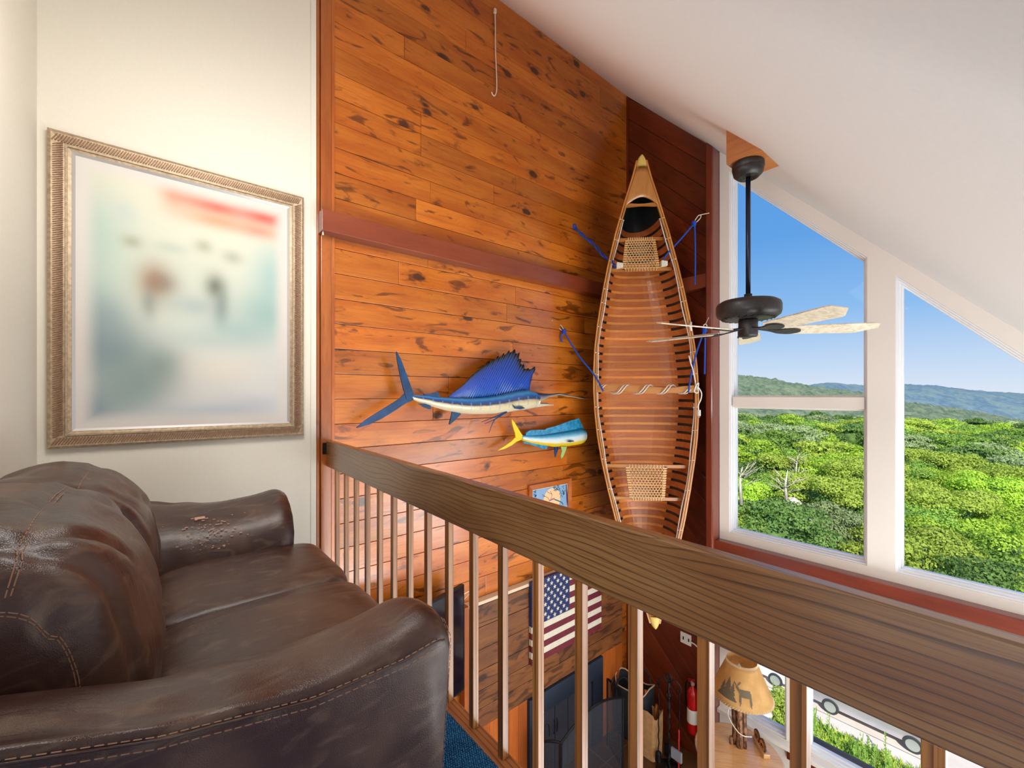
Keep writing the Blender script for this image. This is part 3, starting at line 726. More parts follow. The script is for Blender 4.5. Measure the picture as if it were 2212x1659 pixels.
def seat(s0, s1, wt, wb, cx_, name):
    so_ = empty('cane_seat', tuple(cp_(0, -.06, (s0+s1)/2))); so_.parent = canoe; so_.location = Vector(so_.location) - WORLD[canoe.name]; WORLD[so_.name] = cp_(0, -.06, (s0+s1)/2)
    nn = -.075
    for s in (s0, s1): 
        mb = MB(); mb.bar(cp_(-hb(s)+.012, nn, s), cp_(hb(s)-.012, nn, s), .032, .022, cN); mb.build('seat_bar', M['ash'], so_, uv=(cW, cU))
    for sg in (-1, 1):
        mb = MB(); mb.bar(cp_(cx_+sg*wt, nn, s1), cp_(cx_+sg*wb, nn, s0), .03, .022, cN); mb.build('side_rail', M['ash'], so_, uv=(cU, cW))
    cn = MB(); top = nn+.015
    def W_(u, v): w = wb+(wt-wb)*v; return cp_(cx_+u*w, top, s0+(s1-s0)*v)
    def ln(u0, v0, u1, v1, r=.0042, dz=0):
        a, b = W_(u0, v0)+cN*dz, W_(u1, v1)+cN*dz; cn.bar(a, b, r, .003, cN)
    N = 11
    for k in range(N+1):
        u = -.88+1.76*k/N
        cn.bar(cp_(cx_+u*wb, top+.002, s0-.008), cp_(cx_+u*wb, top+.002, s0+.008), .006, .004, cN); cn.bar(cp_(cx_+u*wt, top+.002, s1-.008), cp_(cx_+u*wt, top+.002, s1+.008), .006, .004, cN)
    Mv = 12
    for k in range(Mv+1):
        v = .05+.9*k/Mv; ln(-1.06, v, 1.06, v, dz=.002); 
        for sg in (-1, 1): ln(sg*.9, v, sg*1.1, v, .010, .004)
    rr = (2*wt)/(abs(s1-s0)*CL)
    for k in range(-13, 14):
        for sg in (-1, 1):
            # diagonal across unit square
            c = k*.185; pts = []
            for v in (0, 1):
                pts.append((c + sg*(v-.5)*1.15, v))
            (ua, va), (ub, vb) = pts
            t0, t1 = 0.0, 1.0
            du = ub-ua
            for lim in (-.94, .94):
                if abs(du) > 1e-6:
                    t = (lim-ua)/du
                    if lim < 0: (t0, t1) = (max(t0, t), t1) if du > 0 else (t0, min(t1, t))
                    else: (t0, t1) = (t0, min(t1, t)) if du > 0 else (max(t0, t), t1)
            if t1 - t0 > .05: ln(ua+du*t0, t0, ua+du*t1, t1, .0036, .003)
    cn.build('cane_webbing', M['cane'], so_)['kind'] = 'stuff'
seat(.545, .680, .135, .175, 0.005, 'seat'); seat(-.477, -.332, .190, .160, .0, 'seat')

# rope light along the inner gunwale, wrapped round the thwart
rl = empty('rope_light', tuple(cp_(.46, .03, 0)), 'milky white rope light clipped inside the canoe gunwales and wound around its thwart', 'light')
for sg in (-1, 1):
    pts = [cp_(sg*(hb(s)-.026-.006*math.sin(s*21)), shr(s)-.012, s) for s in [x/40 for x in range(-32, 31)] if abs(s) > .03 or sg < 0]
    mb = MB(); mb.tube(pts if sg < 0 else pts[:31], .0065, 6); mb.build('tube', M['ropelight'], rl, smooth=True)
    if sg > 0: mb = MB(); mb.tube(pts[34:], .0065, 6); mb.build('tube', M['ropelight'], rl, smooth=True)
    for s in (-.72, -.6, -.43, -.3, -.17, -.07, .075, .17, .285, .39, .45, .57, .66, .745):
        c = MB(); c.bar(cp_(sg*(hb(s)-.034), shr(s)-.005, s), cp_(sg*(hb(s)+.008), shr(s)+.018, s+.003), .006, .004, cN); c.build('clip', M['white'], rl)
for ph0 in (0, .9):
    wrp = [cp_(-.44+.88*f, -.012+.035*math.cos(f*8*math.pi+ph0), .010+.045/CL*math.sin(f*8*math.pi+ph0)) for f in [k/140 for k in range(141)]]
    mb = MB(); mb.tube(wrp, .006, 6); mb.build('wrapped_tube', M['ropelight'], rl, smooth=True)
c = MB(); a = cp_(.455, .03, .30); c.tube([a, a+Vector((.0, -.01, -.05)), a+Vector((.01,-.01,-.09))], [.012, .014, .008], 8); c.build('connector', M['white'], rl, smooth=True)
pc = [atT(1488, 768, 4.17), atT(1492, 784, 4.16), atT(1497, 800, 4.16), atT(1503, 830, 4.16), atT(1506, 842, 4.15), atT(1509, 828, 4.15), atT(1504, 832, 4.14), atT(1500, 846, 4.14), atT(1508, 848, 4.13), atT(1507, 836, 4.15), atT(1515, 848, 4.15), atT(1514, 862, 4.15), atT(1508, 876, 4.15), atT(1509, 886, 4.15)]
mb = MB(); mb.tube(catmull(pc, 6), .006, 6); mb.build('cord', M['white'], rl, smooth=True)
mb = MB(); p_ = atT(1510, 892, 4.15); mb.obox(p_, (.014, 0, 0), (0, .01, 0), (0, 0, .03)); pg = mb.build('plug', M['white'], rl, bevel=.004)
for dx in (-.006, .006):
    mb = MB(); mb.obox(p_+Vector((dx, 0, -.038)), (.001, 0, 0), (0, .003, 0), (0, 0, .009)); mb.build('prong', M['silver'], pg)

# blue ropes and screw hooks
def hookrope(hp, wall, hooklbl, path, lbl, tail=None, tape=None, r=.0085, double=False):
    h = empty('screw_hook', tuple(wall), hooklbl, 'hook', 'screw hooks in the pine walls')
    d = (hp-wall)
    mb = MB(); mb.tube([wall, wall+d*.75, hp], .0035, 6); mb.build('shank', M['hook'], h)
    nx = (Vector(path[0])-hp); sd = nx.normalized().cross(FW).normalized()*.016
    mb = MB(); mb.tube(catmull([hp, hp+nx*.25+sd, hp+nx*.8+sd*.6, hp+nx*1.0, hp+nx*.8-sd*.6, hp+nx*.25-sd, hp], 6), .0045, 6); mb.build('eye', M['hook'], h, smooth=True)
    ro = empty('rope', tuple(path[0]), lbl, 'rope', 'blue ropes holding the canoe')
    P = catmull([Vector(p) for p in path], 10)
    if double:
        for ph in (0, math.pi):
            n = len(P); PP = []
            for k, p in enumerate(P):
                t = (P[min(k+1,n-1)]-P[max(k-1,0)]).normalized(); a = t.cross(FW).normalized(); b = t.cross(a); am = .011 if 2 < k < n-3 else .004
                PP.append(p + (a*math.cos(k*.42+ph)+b*math.sin(k*.42+ph))*am)
            mb = MB(); mb.tube(PP, r*.9, 7); mb.build('strand', M['blue_rope'], ro, smooth=True)
    else: mb = MB(); mb.tube(P, r, 8); mb.build('strand', M['blue_rope'], ro, smooth=True)
    kn = MB(); k0 = Vector(path[0]); kp = []
    for k in range(40):
        an = k*.62; kp.append(k0 + RT*(.017*math.cos(an)) + Vector((0,0,1))*(.024-.0012*k) + FW*(.017*math.sin(an)))
    kn.tube(kp, r*.85, 6); kn.build('knot', M['blue_rope'], ro, smooth=True)
    if tail: mb = MB(); mb.tube(catmull(tail, 8), r, 8); mb.build('tail', M['blue_rope'], ro, smooth=True)
    if tape is not None:
        mb = MB(); tb = Vector(tape)
        for k in range(5): mb.obox(tb + RT*.012*(k-1.5) + Vector((0,0,.002*(k % 2))), RT*.0055, FW*.022, Vector((0,0,.03-.002*k)))
        mb.build('tape_wrap', M['tape'], ro, bevel=.003)
hookrope(atT(1223, 474, 4.62), onX(1203, 479, XA), 'white screw hook high on the side wall, upper left of the canoe', [atT(1240, 490, 4.58), atT(1262, 511, 4.52), atT(1285, 530, 4.46), atT(1302, 551, 4.38), atT(1322, 565, 4.3), atT(1331, 578, 4.22)], 'doubled blue rope from the upper left hook to the top canoe seat', tape=atT(1337, 574, 4.2), double=True)
hookrope(atT(1514, 464, 4.28), onY(1532, 460, 4.246), 'white screw hook high on the red post, upper right of the canoe', [atT(1499, 483, 4.26), atT(1470, 517, 4.25), atT(1440, 550, 4.24), atT(1430, 568, 4.22)], 'blue rope from the upper right hook with a long hanging tail', tail=[atT(1500, 484, 4.27), atT(1501, 500, 4.3), atT(1502, 560, 4.32), atT(1501, 614, 4.32)], tape=atT(1433, 570, 4.2))
hookrope(atT(1207, 702, 4.45), onX(1192, 692, XA), 'white screw hook on the side wall above the sailfish bill', [atT(1218, 716, 4.42), atT(1250, 768, 4.36), atT(1285, 812, 4.28), atT(1303, 845, 4.2)], 'taut blue rope from the lower left hook to the canoe thwart', tail=[atT(1217, 718, 4.42), atT(1212, 728, 4.42), atT(1214, 739, 4.42)])
hookrope(atT(1524, 700, 4.2), onY(1531, 686, 4.246), 'white screw hook low on the red post, behind the fan blade', [atT(1522, 712, 4.2), atT(1505, 760, 4.18), atT(1492, 815, 4.16), atT(1487, 848, 4.14)], 'blue rope from the lower right hook to the canoe thwart, tail hanging', tail=[atT(1523, 712, 4.22), atT(1523, 740, 4.26), atT(1522, 808, 4.26)])
# short string hanging high on the side wall
sg_ = empty('string', tuple(onX(1069, 24, XA+.01)), 'thin off-white string hanging from a hook high on the pine wall', 'string')
pts = [onX(x, y, XA+.022) for x, y in ((1069, 24), (1070, 60), (1070, 100), (1072, 150), (1073, 185), (1072, 200), (1068, 207), (1064, 204), (1062, 199))]
mb = MB(); mb.tube(catmull(pts, 5), .0055, 6); mb.build('cord', M['hook'], sg_, smooth=True)
mb = MB(); mb.obox(pts[0], (.012, 0, 0), (0, .013, 0), (0, 0, .02)); mb.build('knot', M['hook'], sg_, bevel=.005)

# ================================================================== MOUNTED FISH
def zf(p, X=-2.98): return onX(740 + p[0]/3.95, 720 + p[1]/3.95, X)     # point of the wall-parallel plane X
def fishmat(name, stops, spots=None, rough=.25, bars=None):
    t = NT(name); tc = t.n('TexCoord'); sp = t.n('SeparateXYZ'); t.l(tc.outputs['UV'], sp.inputs[0])
    o = tc.outputs['Object']; nz = t.noise(t.scale(o, (1, 14, 30)), 1.5, 4)
    v = t.math('ADD', sp.outputs[1], t.math('MULTIPLY', t.math('SUBTRACT', nz, .5), .10))
    col = t.ramp(v, stops)
    if bars:
        f = t.math('ABSOLUTE', t.math('SUBTRACT', t.math('FRACT', t.math('MULTIPLY', sp.outputs[0], bars[0])), .5)); d = t.math('ABSOLUTE', t.math('SUBTRACT', t.math('FRACT', t.math('MULTIPLY', sp.outputs[1], 22.0)), .5))
        m_ = t.math('MULTIPLY', t.mrange(f, .10, .05), t.math('MULTIPLY', t.mrange(d, .34, .2), t.math('MULTIPLY', t.mrange(sp.outputs[1], .22, .3), t.mrange(sp.outputs[1], .72, .66))))
        col = t.mix(t.math('MULTIPLY', m_, .75), col, lin(bars[1]))
    if spots:
        vo = t.n('TexVoronoi'); vo.inputs['Scale'].default_value = spots[0]; t.l(o, vo.inputs['Vector']); col = t.mix(t.math('MULTIPLY', t.mrange(vo.outputs['Distance'], spots[1], spots[1]*.6), .8), col, lin(spots[2]))
    return t.fin(col, rough, coat=.8, crough=.1)
def body(name, st, X, mat, parent, depth=.42, seg=20, sub=4):
    # st: (x, ytop, ybot) in the traced side view
    xs = [a[0] for a in st]; n = (len(st)-1)*sub+1; mb = MB(); P = []; uvs = []
    for i in range(n):
        f = i/(n-1); x = xs[0] + (xs[-1]-xs[0])*f; yt = interp(x, xs, [a[1] for a in st]); yb = interp(x, xs, [a[2] for a in st])
        a, b = zf((x, yt), X), zf((x, yb), X); c = (a+b)/2; h = (a.z-b.z)/2
        for k in range(seg):
            an = 2*math.pi*k/seg; P.append(c + Vector((h*2*depth*math.cos(an)*.9, 0, h*math.sin(an)))); uvs.append((f, .5+.5*math.sin(an)))
    mb.grid(P, n, seg, True); mb.f.append(tuple(range(seg))[::-1]); mb.f.append(tuple((n-1)*seg+k for k in range(seg)))
    mb.uv = dict(enumerate(uvs)); return mb.build(name, mat, parent, smooth=True)
def fin(name, pts, X, mat, parent, th=.012, off=0.0):
    P = [zf(p, X) for p in pts]; zs = [p.z for p in P]; ys = [p.y for p in P]; mb = MB(); mb.prism([p + Vector((off, 0, 0)) for p in P], (th, 0, 0))
    mb.uv = {i: ((v.y-min(ys))/(max(ys)-min(ys)), (v.z-min(zs))/(max(zs)-min(zs))) for i, v in enumerate(mb.v)}
    return mb.build(name, mat, parent)
XF = -2.97
mf_body = fishmat('sailfish skin', [(0, lin((232, 222, 196))), (.30, lin((222, 208, 168))), (.48, lin((190, 170, 128))), (.56, lin((46, 52, 74))), (.72, lin((30, 84, 158))), (.86, lin((70, 146, 200))), (1.0, lin((30, 70, 120)))], bars=(14.0, (120, 160, 200)))
mf_fin = flat('dark teal fin', (4, 58, 104), .4, coat=.1, var=.4, sc=14)
mf_sail = None
t = NT('blue sail'); tc = t.n('TexCoord'); sp = t.n('SeparateXYZ'); t.l(tc.outputs['UV'], sp.inputs[0])
vo = t.n('TexVoronoi'); vo.inputs['Scale'].default_value = 26; t.l(tc.outputs['Object'], vo.inputs['Vector'])
col = t.ramp(sp.outputs[1], [(0, lin((6, 78, 160))), (.35, lin((4, 62, 172))), (.78, lin((8, 48, 132))), (.92, lin((30, 34, 50))), (1, lin((20, 22, 26)))])
col = t.mix(t.math('MULTIPLY', t.mrange(vo.outputs['Distance'], .2, .12), .75), col, lin((10, 18, 40)))
rayl = t.mrange(t.math('ABSOLUTE', t.math('SUBTRACT', t.math('FRACT', t.math('MULTIPLY', sp.outputs[0], 44.0)), .5)), .16, .04)
lowf = t.math('MULTIPLY', t.mrange(sp.outputs[1], .45, .15), t.mrange(t.noise(tc.outputs['Object'], 5, 2), .5, .62))
col = t.mix(t.math('MULTIPLY', rayl, t.math('ADD', t.math('MULTIPLY', lowf, .6), .12)), col, lin((190, 205, 225)))
mf_sail = t.fin(col, .45, coat=.25, spec=.3)
sf = empty('mounted_sailfish', tuple(zf((1100, 620), XA)), 'large mounted sailfish with a raised spotted blue sail and forked tail on the pine wall', 'fish')
body('body', [(560,537,549),(590,524,562),(640,525,585),(720,530,610),(800,540,638),(900,545,664),(1000,548,684),(1100,550,692),(1200,545,692),(1300,530,688),(1400,508,676),(1480,488,662),(1560,478,652),(1620,492,640),(1660,506,625)], XF, mf_body, sf)
body('upper_jaw', [(1640,498,598),(1700,510,580),(1760,516,548),(1820,512,532),(1850,508,527),(1880,516,532),(1940,528,541),(2010,543,553),(2076,559,563)], XF, fishmat('bill skin', [(0, lin((200, 180, 150))), (.5, lin((120, 120, 120))), (.7, lin((40, 66, 104))), (1, lin((40, 60, 84)))]), sf, depth=.5)
body('lower_jaw', [(1620,570,640),(1680,588,630),(1740,598,618),(1800,609,614)], XF, fishmat('jaw skin', [(0, lin((226, 214, 188))), (.6, lin((200, 196, 180))), (.8, lin((90, 104, 120))), (1, lin((60, 70, 84)))]), sf, depth=.45)
fin('tail_lobe', [(612,545),(580,455),(548,370),(515,280),(490,215),(456,155),(452,160),(462,235),(474,300),(488,370),(505,440),(522,500),(540,560),(580,580)], XF, mf_fin, sf)
fin('tail_lobe', [(612,530),(560,500),(520,520),(480,560),(400,610),(300,672),(200,735),(115,805),(120,809),(220,780),(330,730),(440,662),(540,596),(604,568)], XF, mf_fin, sf, off=-.005)
fin('anal_fin', [(930,660),(925,690),(905,775),(912,778),(960,735),(1005,690),(990,670)], XF, mf_fin, sf)
fin('rear_anal_fin', [(640,600),(690,630),(735,648),(752,645),(745,615),(700,600)], XF, mf_fin, sf)
fin('rear_dorsal_fin', [(682,510),(700,518),(750,515),(800,498),(815,520),(830,545),(700,540)], XF, mf_fin, sf)
# sail: rays from the back to a jagged edge
bs = [(900+700*f, interp(900+700*f, [900,1000,1100,1200,1300,1400,1500,1560,1600], [552,556,556,552,540,518,494,486,500])) for f in [k/44 for k in range(45)]]
oc = catmull([(905,540,0),(960,488,0),(1030,428,0),(1100,352,0),(1180,285,0),(1290,212,0),(1380,172,0),(1440,142,0),(1500,158,0),(1522,215,0),(1545,262,0),(1590,300,0),(1664,286,0),(1640,340,0),(1622,400,0),(1605,470,0)], 6)
acc = [0]
for a, b in zip(oc, oc[1:]): acc.append(acc[-1]+(b-a).length)
mb = MB(); P = []; uvs = []
NR = 89
for i in range(NR):
    f = i/(NR-1); d = acc[-1]*f; ox = interp(d, acc, [p.x for p in oc]); oy = interp(d, acc, [p.y for p in oc])
    bx_ = interp(f, [0, .35, .62, .85, 1], [905, 1060, 1300, 1520, 1600]); by_ = interp(bx_, [b[0] for b in bs], [b[1] for b in bs])
    jag = (1.0 if i % 4 == 0 else (.965 if i % 2 else .94)) + (.02 if (i % 4 == 0 and f > .45) else 0); jag = jag if .06 < f < .93 else 1
    for j in range(9):
        g_ = j/8*jag; x = bx_+(ox-bx_)*g_; y = by_+(oy-by_)*g_; P.append(zf((x, y), XF) + Vector((.004*(i % 2) + .02*math.sin(f*5)*j/8, 0, 0))); uvs.append((f, j/8))
mb.grid(P, NR, 9); mb.uv = dict(enumerate(uvs)); o = mb.build('sail', mf_sail, sf, smooth=True); m = o.modifiers.new('solidify', 'SOLIDIFY'); m.thickness = .006
for (a, b, c_) in (((1400,668),(1300,712),(1186,757)), ((1395,672),(1320,722),(1215,772)), ((1398,674),(1300,735),(1250,848))):
    mb = MB(); mb.tube(catmull([zf(a, XF+.03), zf(b, XF+.04), zf(c_, XF+.03)], 6), [.007-.0004*k for k in range(13)], 6); mb.build('pelvic_fin', mf_fin, sf, smooth=True)
fin('pectoral_fin', [(1400,605),(1430,628),(1480,622),(1510,636),(1470,648),(1420,640)], XF, mf_fin, sf, th=.006, off=.075)
def eye(p, X, r, parent):
    c = zf(p, X); mb = MB()
    mb.v += []; P = []
    for i in range(7):
        for k in range(14):
            ph = math.pi/2*i/6; an = 2*math.pi*k/14; P.append(c+Vector((r*.6*math.cos(ph), r*math.sin(ph)*math.cos(an), r*math.sin(ph)*math.sin(an))))
    mb.grid(P, 7, 14, True); e_ = mb.build('eye', flat('fish eye', (222, 214, 190), .15, coat=1), parent, smooth=True)
    mb = MB(); mb.lathe((0,0,0), [(0, 0)], 3); mb = MB(); mb.obox(c+Vector((r*.6, 0, 0)), (r*.08, 0, 0), (0, r*.35, 0), (0, 0, r*.35)); mb.build('pupil', M['black'], e_, bevel=r*.3)
eye((1675, 568), XF+.045, .016, sf)
# dolphin fish
XM = -3.0
mh = empty('mounted_dolphinfish', tuple(zf((1800, 900), XA)), 'smaller mounted blue and yellow dolphinfish below the sailfish bill', 'fish')
mm = fishmat('dolphinfish skin', [(0, lin((240, 210, 40))), (.2, lin((226, 190, 40))), (.34, lin((226, 226, 200))), (.55, lin((206, 226, 236))), (.75, lin((90, 170, 205))), (.92, lin((40, 120, 165))), (1, lin((30, 104, 150)))], spots=(90, .16, (30, 70, 110)))
body('body', [(1525,868,912),(1600,868,938),(1700,864,956),(1800,848,970),(1900,832,966),(1980,818,956),(2030,808,946),(2052,812,936),(2064,826,920)], XM, mm, mh, depth=.36)
yl = flat('yellow fin', (240, 208, 24), .3, coat=.6); bl = flat('blue green fin', (44, 134, 176), .3, coat=.6, var=.35, sc=30); gr = flat('pale green fin', (160, 190, 110), .3, coat=.5)
fin('tail_lobe', [(1540,885),(1515,850),(1490,808),(1460,760),(1437,733),(1440,765),(1452,810),(1466,850),(1472,890),(1500,905)], XM, yl, mh)
fin('tail_lobe', [(1540,895),(1500,888),(1470,888),(1440,920),(1390,955),(1320,1000),(1380,985),(1440,955),(1480,925),(1520,908)], XM, yl, mh, off=-.005)
dl = [(1560,870),(1562,848),(1585,832),(1612,824),(1640,826),(1665,822),(1700,824),(1728,822),(1735,812),(1800,795),(1850,778),(1900,760),(1950,742),(2012,725),(2022,748),(2036,775),(2046,800),(2056,815),(2040,830),(1980,838),(1900,850),(1800,862),(1700,872),(1600,878)]
fin('dorsal_fin', dl, XM, bl, mh, th=.010)
fin('anal_fin', [(1535,920),(1545,940),(1600,948),(1660,968),(1700,985),(1735,988),(1745,960),(1650,940)], XM, bl, mh, th=.010)
fin('pelvic_fin', [(1840,962),(1892,966),(1880,1000),(1862,1045),(1845,1067),(1840,1040),(1850,1000)], XM, gr, mh, th=.008, off=.03)
fin('pelvic_fin', [(1815,962),(1850,966),(1845,1000),(1824,1062),(1818,1030)], XM, mf_fin, mh, th=.008, off=-.02)
fin('pectoral_fin', [(1870,918),(1900,908),(1935,912),(1930,918),(1895,924)], XM, mf_fin, mh, th=.005, off=.065)
eye((2022, 915), XM+.03, .012, mh)

# ================================================================== CEILING FAN
fx, fy = -1.077, 2.76
bl_ = MB(); bx0, bx1 = -1.167, -.965
bl_.prism([(bx0, 2.67, 2.652), (bx1, 2.67, 2.652), (bx0, 2.67, zc(bx0)-.001)], (0, .27, 0))
tag(bl_.build('mounting_block', M['block'], None, origin=(bx0, 2.67, 2.652), uv=((1,0,.2),(0,0,1))), 'triangular nailed wooden block filling the slope above the ceiling fan', 'block')
fan = empty('ceiling_fan', (fx, fy, 1.6), 'five-blade ceiling fan with pale blades and dark metal motor on a long downrod', 'ceiling fan')
mb = MB(); mb.lathe((fx, fy, 2.65), [(.085, -.0005), (.088, -.005), (.088, -.03), (.084, -.034), (.086, -.038), (.08, -.065), (.06, -.085), (.052, -.088), (.05, -.086), (.022, -.088), (.02, -.07)], 32); mb.build('canopy', M['bronze'], fan, smooth=True)
mb = MB(); mb.lathe((fx, fy, 1.83), [(.0135, 0), (.0135, .76)], 16); mb.build('downrod', flat('dark blue rod', (44, 52, 74), .3, metal=.6), fan, smooth=True)
mb = MB(); mb.lathe((fx, fy, 1.82), [(.022, .035), (.022, .01), (.05, .008), (.1, .0), (.15, -.008), (.172, -.022), (.178, -.04), (.178, -.075), (.172, -.095), (.15, -.112), (.12, -.118), (.06, -.12), (.05, -.118)], 48); mb.build('motor_housing', M['bronze'], fan, smooth=True)
for k in range(24):
    an = 2*math.pi*k/24; mb = MB(); c = Vector((fx+.13*math.cos(an), fy+.13*math.sin(an), 1.706)); d = Vector((math.cos(an), math.sin(an), 0)); t_ = Vector((-d.y, d.x, 0))
    mb.obox(c, (d*.7+t_*.7)*.022, t_*.005, (0, 0, .004)); 
    if k == 0: vents = MB()
    vents.v += mb.v; vents.f += [tuple(i+8*k for i in f) for f in mb.f]
vents.build('vent_fins', M['black'], fan)
mb = MB(); mb.lathe((fx, fy, 1.70), [(.05, .0), (.053, -.01), (.053, -.095), (.048, -.104), (.0, -.106)], 28); mb.build('switch_housing', M['bronze'], fan, smooth=True)
def bladegeo(an, nm):
    d = RT*math.cos(an) + FW*math.sin(an); d.z = 0; t_ = Vector((-d.y, d.x, 0)); pitch = math.radians(-13); tp = t_*math.cos(pitch) + Vector((0, 0, math.sin(pitch))); nn = d.cross(tp)
    c0 = Vector((fx, fy, 1.628)); 
    out = [(.19,-.052),(.21,-.062),(.40,-.068),(.63,-.073),(.66,-.066),(.685,.0),(.60,.068),(.58,.073),(.40,.068),(.21,.060),(.19,.050)]
    mb = MB(); mb.prism([c0 + d*a + tp*b for a, b in out], nn*.007); mb.build('blade', M['blade'], fan, origin=c0+d*.4, uv=(d, tp), bevel=.002)
    mb = MB(); ir = catmull([(0.05,-.012,0),(.12,-.014,0),(.17,-.03,0),(.23,-.040,0),(.27,-.026,0),(.285,0,0),(.27,.026,0),(.23,.040,0),(.17,.03,0),(.12,.014,0),(.05,.012,0)], 4)
    mb.prism([c0 + d*p.x + tp*p.y - nn*.001 + Vector((0,0,.03*max(0, 1-p.x/.17))) for p in ir], nn*-.008); mb.build('blade_iron', M['bronze'], fan, bevel=.002)
for k in range(5): bladegeo(math.radians(60+72*k), k)
mb = MB(); pc0 = Vector((fx, fy, 1.66)) - RT*.055; mb.tube([pc0, pc0 - RT*.008 + Vector((0,0,-.02)), pc0 - RT*.006 + Vector((0,0,-.06))], .0018, 6); mb.lathe(pc0 - RT*.006 + Vector((0,0,-.075)), [(0, 0), (.005, .004), (.004, .014), (0, .018)], 8); mb.build('pull_chain', M['bronze'], fan)

# ================================================================== SMALL FRAMED PRINT + FLAG + TV
fp = empty('framed_print', (XA, 2.765, -.1), 'small wood-framed print of a moonlit leaping trout under trees, mostly behind the rail', 'picture')
ya, yb, za, zb = 2.765, 3.372, -.10, .362
mb = MB(); rect_ring(mb, ya, za, yb, zb, .05, XA+.001, XA+.03, XA+.022); mb.build('frame', M['pine_trim'], fp, uv=((0,1,0),(0,0,1)))
mb = MB(); mb.box((XA+.001, ya+.045, za+.045), (XA+.010, yb-.045, zb-.045)); mb.build('mat', M['white'], fp)
mb = MB(); mb.box((XA+.002, ya+.058, za+.058), (XA+.012, yb-.058, zb-.058)); mb.build('print', flat('blue print', (138, 170, 208), .5), fp)
def pdisk(c, r, mat, x, name, n=24, sq=1.0):
    mb = MB(); mb.prism([(x, c[0]+r*math.cos(2*math.pi*k/n), c[1]+r*sq*math.sin(2*math.pi*k/n)) for k in range(n)], (.001, 0, 0)); return mb.build(name, mat, fp)
pp2 = lambda x, y: onX(1120 + x/11.06, 1010 + y/11.06, XA+.013)
m_c = pp2(805, 760); pdisk((m_c.y, m_c.z), abs(pp2(1005, 760).y-m_c.y), flat('moon', (246, 200, 150), .5), XA+.0122, 'moon', sq=.95)
def pline(pts, w, mat, name, x=XA+.0135):
    mb = MB()
    for a, b in zip(pts, pts[1:]): A, B = pp2(*a), pp2(*b); A.x = B.x = x; mb.bar(A, B, .001, w, (0, .3, 1) if abs(A.z-B.z) < abs(A.y-B.y) else (0, 1, 0))
    return mb.build(name, mat, fp)
dk = flat('print dark ink', (34, 52, 90), .5); tl = flat('print teal ink', (40, 110, 130), .5); pk = flat('print pink ink', (170, 110, 150), .5)
pline([(1140,400),(1150,600),(1160,800),(1180,930)], .014, dk, 'tree_trunk')
pline([(735,800),(715,740),(700,720),(640,690),(580,690)], .004, dk, 'branch'); pline([(640,690),(560,640)], .004, dk, 'branch'); pline([(770,770),(790,700),(800,640),(720,600),(680,570)], .004, dk, 'branch'); pline([(800,640),(760,560)], .004, dk, 'branch')
pline([(740,790),(800,760),(860,740)], .016, pk, 'fish_back'); pline([(860,760),(940,790),(1010,820),(1050,850),(1065,890)], .012, tl, 'fish_tail')
lf_ = MB()
for k in range(70):
    if k < 16: x_, y_ = random.uniform(370, 420), random.uniform(540, 710)
    else: x_ = random.uniform(830, 1120); y_ = random.uniform(430, 720) if x_ > 960 else random.uniform(440, 560)
    p = pp2(x_, y_); p.x = XA+.013; a = random.random()*3; lf_.obox(p, (.0006, 0, 0), Vector((0, math.cos(a), math.sin(a)))*.009, Vector((0, -math.sin(a), math.cos(a)))*.003)
tag(lf_.build('leaves', tl, fp))

fg = empty('wooden_flag', (BX, 2.72, -1.33), 'rustic wooden American flag with raised stripes and white stars on the board chimney front', 'flag')
FY0, FY1, FZ0, FZ1 = 2.72, 3.758, -1.327, -.536
FXb, FXf = BX+.006, -2.985; sh = (FZ1-FZ0)/13; cy = 3.243
fred = flat('dark red stripe paint', (112, 40, 52), .45, var=.15, sc=30); fwh = flat('off white stripe paint', (226, 216, 196), .45, var=.04); fbl = flat('navy canton paint', (34, 50, 98), .45, var=.15, sc=25)
for k in range(13):
    z_ = FZ1 - sh*(k+1); yy = cy if k < 7 else FY0
    mb = MB(); mb.box((FXb, yy, z_+.0008), (FXf, FY1, z_+sh-.0008)); mb.build('stripe', fred if k % 2 == 0 else fwh, fg, bevel=.0015)
mb = MB(); mb.box((FXb, FY0, FZ1-7*sh+.0008), (FXf+.002, cy-.001, FZ1)); cn_ = mb.build('canton', fbl, fg, bevel=.0015)
stars = 0
for r_ in range(9):
    nst = 6 if r_ % 2 == 0 else 5
    for k in range(nst):
        yy = FY0 + (cy-FY0)*((k+.5)/6 if nst == 6 else (k+1)/6); zz_ = FZ1 - 7*sh*(r_+.6)/9.2
        mb = MB(); mb.prism([(FXf+.001, yy+(.024 if j % 2 == 0 else .010)*math.sin(j*math.pi/5), zz_+(.024 if j % 2 == 0 else .010)*math.cos(j*math.pi/5)) for j in range(10)], (.004, 0, 0))
        mb.build('star', fwh, cn_)
# television on a swing arm
tv = empty('television', (-2.9, 1.9, -.3), 'thin black flat television angled out from the wall, seen behind the near balusters', 'television')
dv = Vector((-.316, 1.185, 0)).normalized(); nv_ = Vector((1.185, .316, 0)).normalized(); e0 = Vector((-2.9, 1.905, 0)); e1 = e0 - dv*1.35
def tvb(a0, a1, zl, zh, n0, n1, nm, mat, bev=0):
    mb = MB(); mb.prism([e0 - dv*a0 + nv_*n0 + Vector((0,0,zl)), e0 - dv*a1 + nv_*n0 + Vector((0,0,zl)), e0 - dv*a1 + nv_*n1 + Vector((0,0,zl)), e0 - dv*a0 + nv_*n1 + Vector((0,0,zl))], (0, 0, zh-zl)); return mb.build(nm, mat, tv, bevel=bev)
tvb(0, 1.35, -1.14, -.29, -.035, 0, 'housing', M['black'], .003); tvb(.015, 1.335, -1.12, -.305, .0, .002, 'screen', M['screen'])
